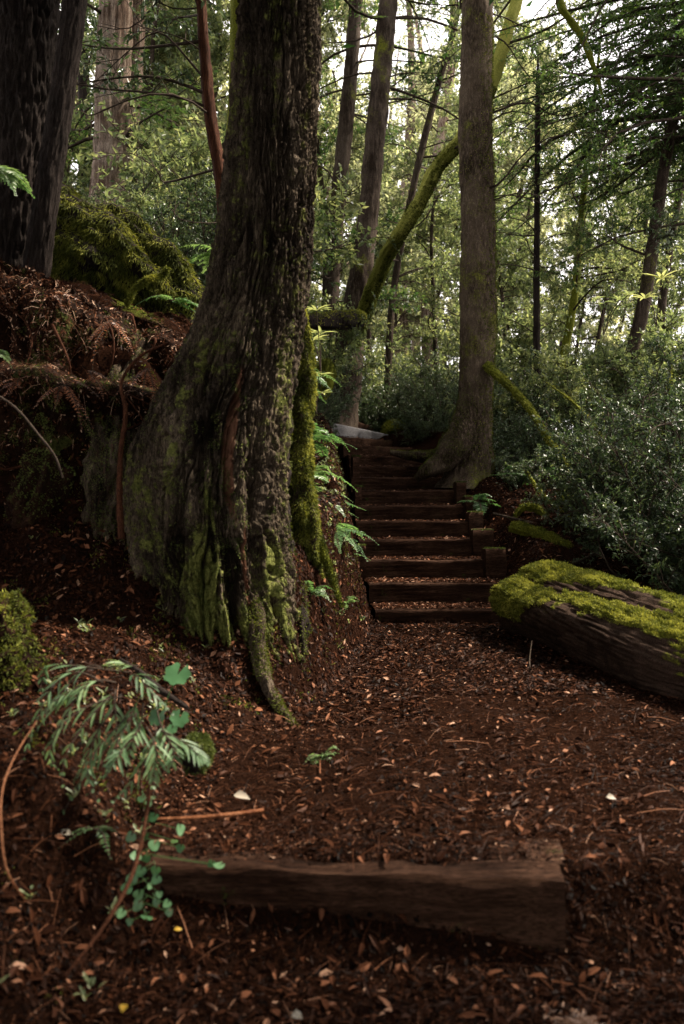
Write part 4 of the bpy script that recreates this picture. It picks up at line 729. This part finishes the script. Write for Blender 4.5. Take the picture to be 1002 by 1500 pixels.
# the far edge of the wood, too distant to tell its trees apart
rs = np.random.RandomState(9); n = 150000
a = np.where(rs.rand(n) < .6, R(-36)+R(72)*rs.rand(n), R(36)+R(288)*rs.rand(n)); d = 48+26*rs.rand(n); x = np.sin(a)*d; y = np.cos(a)*d; zg = np.where(y > 0, 1.5-.04*x, -1)
hh = interp(a, [R(-36), R(-12), R(-3), R(6), R(12), R(36), R(60), R(300), R(324)], [20, 13, 7, 3.5, 3, 4, 22, 22, 20]); zz = zg+hh*rs.rand(n)**1.25  # taller stretch outside the view, added to block low sky light
keep = fbm(x*.16, y*.16, zz*.16, 5, 3) > -.05+.35*(zz-zg)/hh-.2
b = MB(); kk = keep; leaves(b, np.stack([x, y, zz], -1)[kk], rs.normal(size=(kk.sum(), 3))+np.array([0, 0, -.4]), rs.normal(size=(kk.sum(), 3)), .55, .24, np.clip(.5+.6*perlin(x*.4, y*.4, zz*.4, 8), 0, 1)[kk])
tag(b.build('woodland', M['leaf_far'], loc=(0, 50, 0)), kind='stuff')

# ------------------------------------------------------------ ferns and small plants
def frond(stem, lf, s, d, L, rs, pairs=26, pl=.09, pw=.018, droop=.6, tintc=.5, six=False, fwd=.35, wig=.05, t0=.12):
    pth = bpath(rs, s, d, L, droop, wig, 16); tube(stem, pth, np.linspace(.0028, .001, 16), 4)
    t = np.repeat(np.linspace(t0, .99, pairs), 2); p_, dd = along(pth, t); sd_ = unit(np.cross(dd, [0, 0, 1.])+1e-6)*np.tile([1, -1], pairs)[:, None]
    env = np.sin(np.clip(t*1.02, 0, 1)**.7*math.pi*.93+.25); ld = sd_+dd*fwd+rs.normal(size=p_.shape)*.12+np.array([0, 0, -.12]); up = np.cross(sd_, dd)*np.tile([1, -1], pairs)[:, None]*-1
    up = up*np.sign(up[:, 2:3]+1e-6)
    (leaves6 if six else leaves)(lf, p_, ld, up+rs.normal(size=p_.shape)*.15, pl*np.clip(env, .12, 1)*(.85+.3*rs.rand(len(t))), pw, np.clip(tintc+rs.normal(size=len(t))*.12+rs.normal()*.12, 0, 1))
def fern(base, n, L, label, seed, az=None, daz=180, el=45, matn='fern', cat='fern', name='fern', group=None, **k):
    rs = np.random.RandomState(seed); r = thing(name, base, label, cat, group); st, lf = MB(), MB()
    for i in range(n):
        a = R((az if az is not None else 0)+(rs.rand()-.5)*2*daz); e_ = R(el+rs.normal()*14); frond(st, lf, np.array(base), (math.sin(a)*math.cos(e_), math.cos(a)*math.cos(e_), math.sin(e_)), L*(.7+.5*rs.rand()), rs, **k)
    st.build('stems', M['twig'], r, smooth=True); lf.build('fronds', M[matn], r); return r
fern(P(446, 650, 8.0), 13, .55, 'largest sword fern, arching over the left edge of the upper stair', 401, 100, 100, 40)
fern(P(450, 700, 7.3), 8, .42, 'sword fern drooping on the bank below the largest fern, left of the stair', 402, 110, 90, 30)
fern(P(452, 735, 6.9), 6, .36, 'small fern clump against the mossy root of the old cedar', 403, 110, 80, 20)
fern(P(497, 812, 7.0), 9, .24, 'little bright fern beside the low squared post at the stair', 404, None, 180, 40, pl=.05, pw=.012, tintc=.75)
fern(P(440, 560, 8.6), 7, .5, 'fern hanging beside the round mossy knob, above the largest fern', 405, 100, 80, 30)
fern(P(505, 885, 6.0), 6, .16, 'tiny fern on the bank at the left foot of the stair', 406, 120, 90, 35, pl=.035, pw=.01, pairs=14, tintc=.7)
fern(P(470, 1108, 3.75), 8, .12, 'tiny pale green fern sprig standing on the path before the old cedar', 407, None, 180, 30, pl=.028, pw=.010, pairs=9, tintc=1.0)
fern(P(880, 1225, 3.2), 7, .26, 'dim low fern on the ground right of the nearest timber', 408, None, 180, 18, pl=.05, pw=.011, tintc=.15, pairs=18)
fern(P(1010, 1150, 3.6), 5, .22, 'dim fern frond at the right edge, above the dim low fern', 409, 280, 60, 20, pl=.05, pw=.012, tintc=.2, pairs=16)
fern(P(780, 700, 9.9), 8, .6, 'dark sword fern beneath the shrubs, above the humped mossy stump', 410, None, 180, 35, tintc=.15)
fern(P(-15, 245, 5.0), 4, .3, 'fern fronds poking in at the left edge before the thick dark trunk', 411, 90, 50, 5, tintc=.6)
fern(P(-12, 512, 4.4), 2, .13, 'single green fern tip at the left edge of the bank', 412, 90, 20, 5, tintc=.8, pl=.05)
fern(P(330, 375, 7.0), 6, .4, 'pale fern sprays behind the moss draped log, left of the old cedar', 413, 250, 100, 35, tintc=.8)
fern(P(250, 440, 6.0), 6, .28, 'small fern growing from the lower end of the moss draped log', 414, 140, 100, 10, tintc=.4, pl=.05, pw=.012)
bank_face()
fern(P(60, 1130, 3.0), 6, .14, 'small dark fern under the hanging fronds at lower left', 421, None, 180, 30, pl=.03, pw=.009, pairs=12, tintc=.3)
fern(P(140, 1215, 2.75), 5, .10, 'tiny fern sprig on the dark bank left of the creeper', 422, None, 180, 30, pl=.022, pw=.007, pairs=10, tintc=.4)
fern(P(455, 870, 5.2), 7, .2, 'little fern on the bank right of the old cedar base', 423, 110, 120, 25, pl=.045, pw=.011, pairs=14, tintc=.6)
fern(P(480, 770, 6.3), 8, .34, 'drooping fern on the steep bank between the mossy root and the stair', 424, 110, 100, 15, tintc=.5)
fern(P(470, 730, 7.6), 8, .36, 'fern tucked against the stake at the left edge of the stair', 425, 90, 100, 20, tintc=.45)
fern(P(700, 735, 9.6), 6, .3, 'dark fern at the foot of the grey barked tree', 426, None, 180, 30, tintc=.2)
for px, py, d, n_, L_, az_, lb_ in [(95, 565, 4.75, 6, .24, 150, 'rust coloured dead fronds spilling over the ledge at the left of the bank face'), (30, 560, 4.75, 5, .2, 190, 'dead orange fronds on the ledge at the left edge of the picture'), (130, 545, 4.85, 5, .22, 100, 'dry red brown fronds on the ledge above the rotten stump'), (75, 430, 5.3, 6, .25, 160, 'dead orange fronds at the foot of the slender dark trunk'), (215, 540, 4.8, 4, .2, 200, 'dead frond caught behind the long hanging root'), (165, 470, 5.2, 6, .22, 180, 'dark red dead fronds below the moss draped log')]:
    fern(P(px, py, d), n_, L_, lb_, int(px*7+py), az_, 70, -5, matn='deadfern', cat='dead fern', name='dead_fern', pl=.03, pw=.008, pairs=16, tintc=.45)
rs = np.random.RandomState(420); r = thing('fern', P(165, 1000, 3.0), 'bluish green fern with hanging narrow leaflets, largest plant at lower left', 'fern'); st, lf = MB(), MB()
for px, py, d, az, el, L, dr in [(190, 985, 3.05, 262, 12, .30, .5), (180, 990, 3.0, 250, -5, .28, .5), (170, 1000, 2.98, 215, 0, .25, .7), (210, 1020, 2.95, 200, -15, .26, .5), (150, 1000, 3.0, 235, -25, .27, .5), (225, 1060, 2.9, 200, -30, .22, .4), (200, 1045, 2.92, 220, -35, .27, .4), (190, 1000, 3.0, 150, 10, .22, .6), (215, 1065, 2.85, 170, -45, .22, .2), (165, 1040, 2.95, 225, -50, .25, .2), (205, 975, 3.1, 280, 30, .25, .6), (145, 985, 3.05, 275, -5, .2, .6), (235, 1070, 2.85, 120, 5, .16, .6), (180, 1020, 2.95, 240, -30, .24, .4), (195, 1080, 2.85, 235, -50, .2, .2), (120, 1000, 3.05, 265, -20, .2, .7), (150, 980, 3.1, 240, 10, .26, .8), (170, 1010, 2.95, 180, -35, .24, .3), (210, 1030, 2.9, 190, -55, .22, .1), (185, 1050, 2.9, 215, -60, .26, .1), (160, 1020, 2.95, 205, -40, .26, .3), (230, 1040, 2.95, 160, -20, .2, .5)]:
    a = R(az+rs.normal()*8); e_ = R(el); frond(st, lf, P(px, py, d), (math.sin(a)*math.cos(e_), math.cos(a)*math.cos(e_), math.sin(e_)), L, rs, pairs=8, pl=.082, pw=.0115, fwd=1.5, droop=dr, six=True, wig=.14, tintc=.35+.4*rs.rand(), t0=.25)
st.build('stems', M['twig'], r, smooth=True); lf.build('fronds', M['bluefern'], r)
def disc_leaf(mb, c, nrm, rad, tint, lobes=6, cup=.25, seed=0):
    nrm = unit(np.array(nrm, float)); s = unit(np.cross(nrm, [0.3, 0, 1.])); u = np.cross(nrm, s); k = 25; th = np.linspace(.25, 2*math.pi-.25, k)
    rr = rad*(.9+.1*np.cos(th*lobes+seed)); ring = c+(s*np.sin(th)[:, None]+u*-np.cos(th)[:, None])*rr[:, None]+nrm*(cup*rad*(.3+.2*np.cos(th*3+seed)))[:, None]
    v = np.vstack([c-u*-rad*.05, ring]); f = np.array([[0, i, i+1] for i in range(1, k)]); mb.add(v, f, tint)
r = thing('plant', P(262, 1070, 3.15), 'plant with three large scalloped round leaves on thin stalks, before the old cedar', 'plant'); st, lf = MB(), MB()
for px, py, d, rd, nz in [(260, 988, 3.2, .052, (0, -.75, .7)), (263, 1052, 3.15, .036, (.2, -.9, .45)), (230, 1050, 3.15, .036, (-.3, -.8, .5)), (252, 1068, 3.1, .02, (.1, -.8, .5))]:
    c = P(px, py, d); disc_leaf(lf, c, nz, rd, .55, 7, seed=px); tube(st, smooth_path([P(235, 1085, 3.15), P((px+225)/2, (py+1075)/2, d), c], 8), .0018, 5)
st.build('stalks', M['fern'], r, smooth=True); lf.build('leaves', M['round'], r, smooth=True)
r = thing('creeper', P(215, 1240, 2.7), 'creeper of small round green leaves trailing down at lower left', 'creeper'); st, lf = MB(), MB(); prev = P(222, 1150, 2.85)
for i, (px, py) in enumerate([(208, 1170), (218, 1176), (214, 1200), (225, 1197), (264, 1215), (192, 1226), (199, 1254), (214, 1257), (226, 1238), (264, 1242), (206, 1276), (229, 1288), (194, 1286), (219, 1298), (203, 1310), (229, 1322), (202, 1326), (245, 1324), (215, 1345), (248, 1336), (190, 1350), (233, 1310), (178, 1338), (255, 1232), (310, 1265), (321, 1268), (186, 1300), (212, 1225), (228, 1275)]):
    d = 2.85-(py-1150)/200*.3; c = P(px, py, d); disc_leaf(lf, c, rs.normal(size=3)*.35+np.array([0, -.8, .45]), .011+.009*rs.rand(), .25+.6*rs.rand(), 3, seed=i); a0 = P(218+rs.normal()*6, py-14, d+.02); tube(st, smooth_path([a0, c], 3), .001, 4)
st.build('stalks', M['fern'], r, smooth=True); lf.build('leaves', M['round'], r, smooth=True)
def rosette(base, n, L, label, seed, stemto=None, tintc=.8, W=.028, group=None):
    rs = np.random.RandomState(seed); r = thing('plant', base, label, 'plant', group); lf, st = MB(), MB(); base = np.array(base)
    hub = [base] if stemto is None else [base+rs.normal(size=3)*np.array([.12, .12, .1]) for _ in range(stemto)]
    for hb in hub:
        a = rs.rand(n)*6.283; dd = np.stack([np.cos(a), np.sin(a), .25+.5*rs.rand(n)], -1); leaves6(lf, np.tile(hb, (n, 1)), dd, np.tile([0, 0, 1.], (n, 1)), L*(.7+.5*rs.rand(n)), W, np.clip(tintc+rs.normal(size=n)*.12, 0, 1), droop=.3)
        tube(st, smooth_path([base+np.array([0, .02, -.35]), (base+hb)/2+np.array([0, 0, -.1]), hb], 8), .004, 5)
    st.build('stems', M['twig'], r, smooth=True); lf.build('leaves', M['leaf_broad'], r); return r
rosette(P(470, 492, 7.6), 9, .13, 'upper whorl of long bright leaves right of the old cedar, under the mossy low limb', 431, 3)
rosette(P(463, 545, 7.5), 8, .12, 'lower whorl of long bright leaves right of the old cedar, left of the mossy knob', 432, 3)
rosette(P(962, 418, 7.5), 10, .15, 'bright whorl of long leaves before the leaning grey trunk at right', 433, 2, 1.0)
rosette(P(940, 660, 8.2), 8, .10, 'whorl of long leaves above the dark bushes at right', 434, 4, .6)
rosette(P(885, 440, 9), 7, .1, 'small leaf whorls high on a stem left of the leaning grey trunk', 435, 4, .7)

# ------------------------------------------------------------ fallen leaves, needles and twigs
rs = np.random.RandomState(501); b = MB(); n = 230000
y = 1.5*(9.5/1.5)**rs.rand(n); x = (rs.rand(n)-.5)*1.15*y+.05*y
u_ = interp(y, *XL)-x; on = (y > 7.0) & (u_ < 0) & (x < interp(y, *XR)); k = ~on; x, y = x[k], y[k]; k = rs.rand(len(x)) < np.where((u_[k] < -.1) & (y > 2.8), np.clip(.55+1.3*perlin(x*1.1, y*1.1, 0, 33)+.5*perlin(x*4, y*4, 0, 34), .25, 1), 1); x, y = x[k], y[k]; n = len(x); nr = land_n(x, y); z = land(x, y)
sz = rs.rand(n)**4; L = .005+.030*sz; tt = np.clip(rs.normal(.34, .25, n)+.28*perlin(x*1.5, y*1.5, 0, 4)+.15*perlin(x*5, y*5, 0, 5), 0, .93); hot = rs.rand(n) < .009; tt[hot] = .93+.07*rs.rand(hot.sum())
chips(b, x, y, z, nr, rs, L, L*(.18+.5*rs.rand(n)), tt)
# the short steep bank between the old cedar and the stair, and the slope beyond the log
for x0, x1, y0, y1, n in [(-.75, .45, 4.2, 10.5, 52000), (-2.6, -.5, 3.4, 5.0, 26000), (-.3, 1.6, 4.8, 7.05, 36000), (1.2, 3.2, 7.0, 10.5, 30000)]:
    x = x0+(x1-x0)*rs.rand(n); y = y0+(y1-y0)*rs.rand(n); k = ~((y > 7.0) & (x > interp(y, *XL)) & (x < interp(y, *XR))); x, y = x[k], y[k]; n = len(x); sz = rs.rand(n)**3; L = .007+.045*sz; chips(b, x, y, land(x, y), land_n(x, y), rs, L, L*(.15+.45*rs.rand(n)), np.clip(rs.normal(.42, .25, n), 0, .97))
# bits of bark and longer fallen sticks
m = 420; y = 1.9*(8/1.9)**rs.rand(m); x = (rs.rand(m)-.5)*1.0*y; k = ~((y > 7.0) & (x > interp(y, *XL)) & (x < interp(y, *XR))); x, y = x[k], y[k]; m = len(x); nr = land_n(x, y); pp = np.stack([x, y, land(x, y)], -1)+nr*.010
dd = rs.normal(size=(m, 3)); dd = unit(dd-nr*(dd*nr).sum(1)[:, None]); l = (.06+.16*rs.rand(m)**2)[:, None]; sticks(b, pp, pp+dd*l, .0016+.0022*rs.rand(m)**2, .0009, .05, np.clip(rs.normal(.72, .17, m), 0, .93))
# curled larger leaves
m = 2600; y = 1.7*(9/1.7)**rs.rand(m); x = (rs.rand(m)-.5)*1.0*y; k = ~((y > 7.0) & (x > interp(y, *XL)) & (x < interp(y, *XR))); x, y = x[k], y[k]; m = len(x); nr = land_n(x, y); pp = np.stack([x, y, land(x, y)], -1)+nr*.008
dd = rs.normal(size=(m, 3)); dd -= nr*(dd*nr).sum(1)[:, None]; leaves6(b, pp, dd+nr*.3, nr+rs.normal(size=(m, 3))*.35, .03+.035*rs.rand(m), .012+.014*rs.rand(m), np.clip(rs.normal(.66, .17, m), 0, .97), .25, .3)
# twigs and needles
m = 70000; y = 1.5*(9/1.5)**rs.rand(m); x = (rs.rand(m)-.5)*1.1*y; k = ~((y > 7.0) & (x > interp(y, *XL)) & (x < interp(y, *XR))); x, y = x[k], y[k]; m = len(x); nr = land_n(x, y); pp = np.stack([x, y, land(x, y)], -1)+nr*.006
dd = rs.normal(size=(m, 3)); dd = unit(dd-nr*(dd*nr).sum(1)[:, None]+nr*.15*rs.normal(size=(m, 1))); l = (.012+.10*rs.rand(m)**4)[:, None]; sticks(b, pp, pp+dd*l, .0007+.0012*rs.rand(m)**2, .0005, .08, np.clip(rs.normal(.5, .22, m), 0, .95))
# on the treads
for k_, (xl_, yl_, xr_, yr_, z_) in enumerate(front):
    m = int(2600*(1-k_/16)); u = rs.rand(m); w = rs.rand(m)**1.0; x = xl_+(xr_-xl_)*u; y = yl_+(yr_-yl_)*u+.02+w*.5; up_ = np.tile([0, 0, 1.], (m, 1)); L = .01+.03*rs.rand(m)**2
    chips(b, x, y, np.full(m, z_+.003), up_, rs, L, L*(.2+.5*rs.rand(m)), np.clip(rs.normal(.66, .2, m), 0, .97), .002)
# on the nearest timber and the risers a scatter only
m = 1500; x = -.62+1.3*rs.rand(m); y = 2.75+.02*np.abs(x)+.20*rs.rand(m)**.6-(x+.6)*.04; chips(b, x, y, np.full(m, .016)+.006*rs.rand(m), np.tile([0, 0, 1.], (m, 1)), rs, .012+.012*rs.rand(m), .005, np.clip(rs.normal(.45, .2, m), 0, 1))
tag(b.build('leaf_litter', M['litter'], loc=(0, 3, 0)), kind='stuff')
mg = MB(); n = 120000; x = np.r_[-.8+1.3*rs.rand(n//2), -3+2.6*rs.rand(n//2)]; y = np.r_[4.6+5*rs.rand(n//2), 2.2+3*rs.rand(n//2)]; u_ = interp(y, *XL)-x
w = np.clip((perlin(x*5, y*5, 0, 91)+.6*perlin(x*14, y*14, 0, 92)-.28)*4, 0, 1)*ss((u_-.03)*8); k = rs.rand(n) < w; pp = np.stack([x, y, land(x, y)], -1)[k]; tufts(mg, pp, land_n(x[k], y[k]), rs, .018, .007, .0, (0, .9)); tag(mg.build('ground_moss', M['moss'], loc=(-.5, 5, .5)), kind='stuff')
mg = MB(); m = 420; x = np.r_[-.55+.85*rs.rand(300), -2.2+1.6*rs.rand(120)]; y = np.r_[5.3+5.5*rs.rand(300), 2.3+2.5*rs.rand(120)]; u_ = interp(y, *XL)-x; k = u_ > .04; x, y = x[k], y[k]; m = len(x); q = np.repeat(np.stack([x, y, land(x, y)+.015], -1), 7, 0); a = rs.rand(7*m)*6.28
leaves6(mg, q+rs.normal(size=q.shape)*.008, np.stack([np.cos(a), np.sin(a), .5+rs.rand(7*m)], -1), np.tile([0, -.2, 1.], (7*m, 1)), .018+.022*rs.rand(7*m), .009+.006*rs.rand(7*m), np.clip(rs.normal(.6, .2, 7*m), 0, 1)); tag(mg.build('ground_cover', M['leaf_broad'], loc=(-.5, 6, .5)), kind='stuff')
for i_, (lb, pts_, r0_) in enumerate([('thin mossy branch lying down the slope behind the big mossy log', [(770, 690, 9.6), (800, 730, 9.2), (850, 770, 8.8), (890, 815, 8.3)], .018), ('forked mossy stem leaning left across the shrubs, right of the grey barked tree', [(905, 700, 9.6), (880, 640, 9.7), (840, 590, 9.9), (800, 560, 10)], .018), ('dead pale stick poking up behind the humped stump', [(870, 800, 8.6), (880, 750, 8.7), (905, 690, 8.8), (915, 640, 8.9)], .010), ('thin mossy stem rising from the dark bushes toward the right edge', [(930, 800, 8.2), (950, 700, 8.2), (975, 610, 8.3), (985, 520, 8.4)], .014)]):
    mossy_thing('fallen_branch', lb, 'branch', [P(*q) for q in pts_], [r0_, r0_*.9, r0_*.7, r0_*.3], 600+i_, 900, cover=.1, L=.02, W=.008, rough=.3, m=10, tint=(.1, .9))
# standout fallen leaves
def fallen(px, py, d, L, label, matn, seed, wide=.6):
    rs = np.random.RandomState(seed); p_ = P(px, py, d); p_[2] = max(p_[2], float(land(p_[0], p_[1]))+.012); b = MB(); dd = rs.normal(size=3); dd[2] = .1
    leaves6(b, p_[None], dd[None], np.array([[.1, -.5, .8]]), L, L*wide, .6, .25, .3); tag(b.build('fallen_leaf', M[matn], loc=tuple(p_), smooth=True), label, 'leaf')
fallen(342, 1165, 3.05, .06, 'pale cream curled leaf on the litter above the orange brown stick', 'pale_leaf', 1)
fallen(108, 1222, 2.75, .06, 'pale greenish leaf tilted on the dark bank at lower left', 'pale_leaf', 2, .4)
fallen(255, 1362, 2.45, .022, 'tiny bright yellow leaf below the round leaved creeper', 'yellow', 3)
fallen(178, 1483, 2.1, .035, 'orange yellow leaf near the bottom edge of the picture at left', 'yellow', 4)
fallen(428, 1486, 2.15, .03, 'small pale yellow leaf at the very bottom of the picture', 'pale_leaf', 5, .8)
fallen(432, 914, 4.9, .05, 'pale pinkish leaf on the bank beside the right roots of the old cedar', 'pale_leaf', 6, .4)
fallen(888, 1196, 3.3, .035, 'round pale leaf right of the path near the dim low fern', 'pale_leaf', 7, .9)
b = MB(); rs = np.random.RandomState(9); c0 = P(845, 1410, 2.25); c0[2] = float(land(c0[0], c0[1]))+.02; n = 420; pp = c0+rs.normal(size=(n, 3))*np.array([.035, .055, .008]); sticks(b, pp, pp+unit(rs.normal(size=(n, 3))*np.array([1, 1.4, .12])+np.array([.4, .6, 0]))*(.008+.028*rs.rand(n, 1)), .003, .0015, .1, rs.rand(n)*.8)
S = tube_rings(smooth_path([c0+np.array([-.05, -.05, 0]), c0+np.array([0, 0, .02]), c0+np.array([.06, .05, .02])], 30), np.r_[np.linspace(.012, .03, 15), np.linspace(.03, .01, 15)], 24, .6, 4, 4); loft(b, S)
tag(b.build('rotten_wood', M['tan'], loc=tuple(c0)), 'splintered tan piece of rotten wood on the ground at lower right', 'wood')
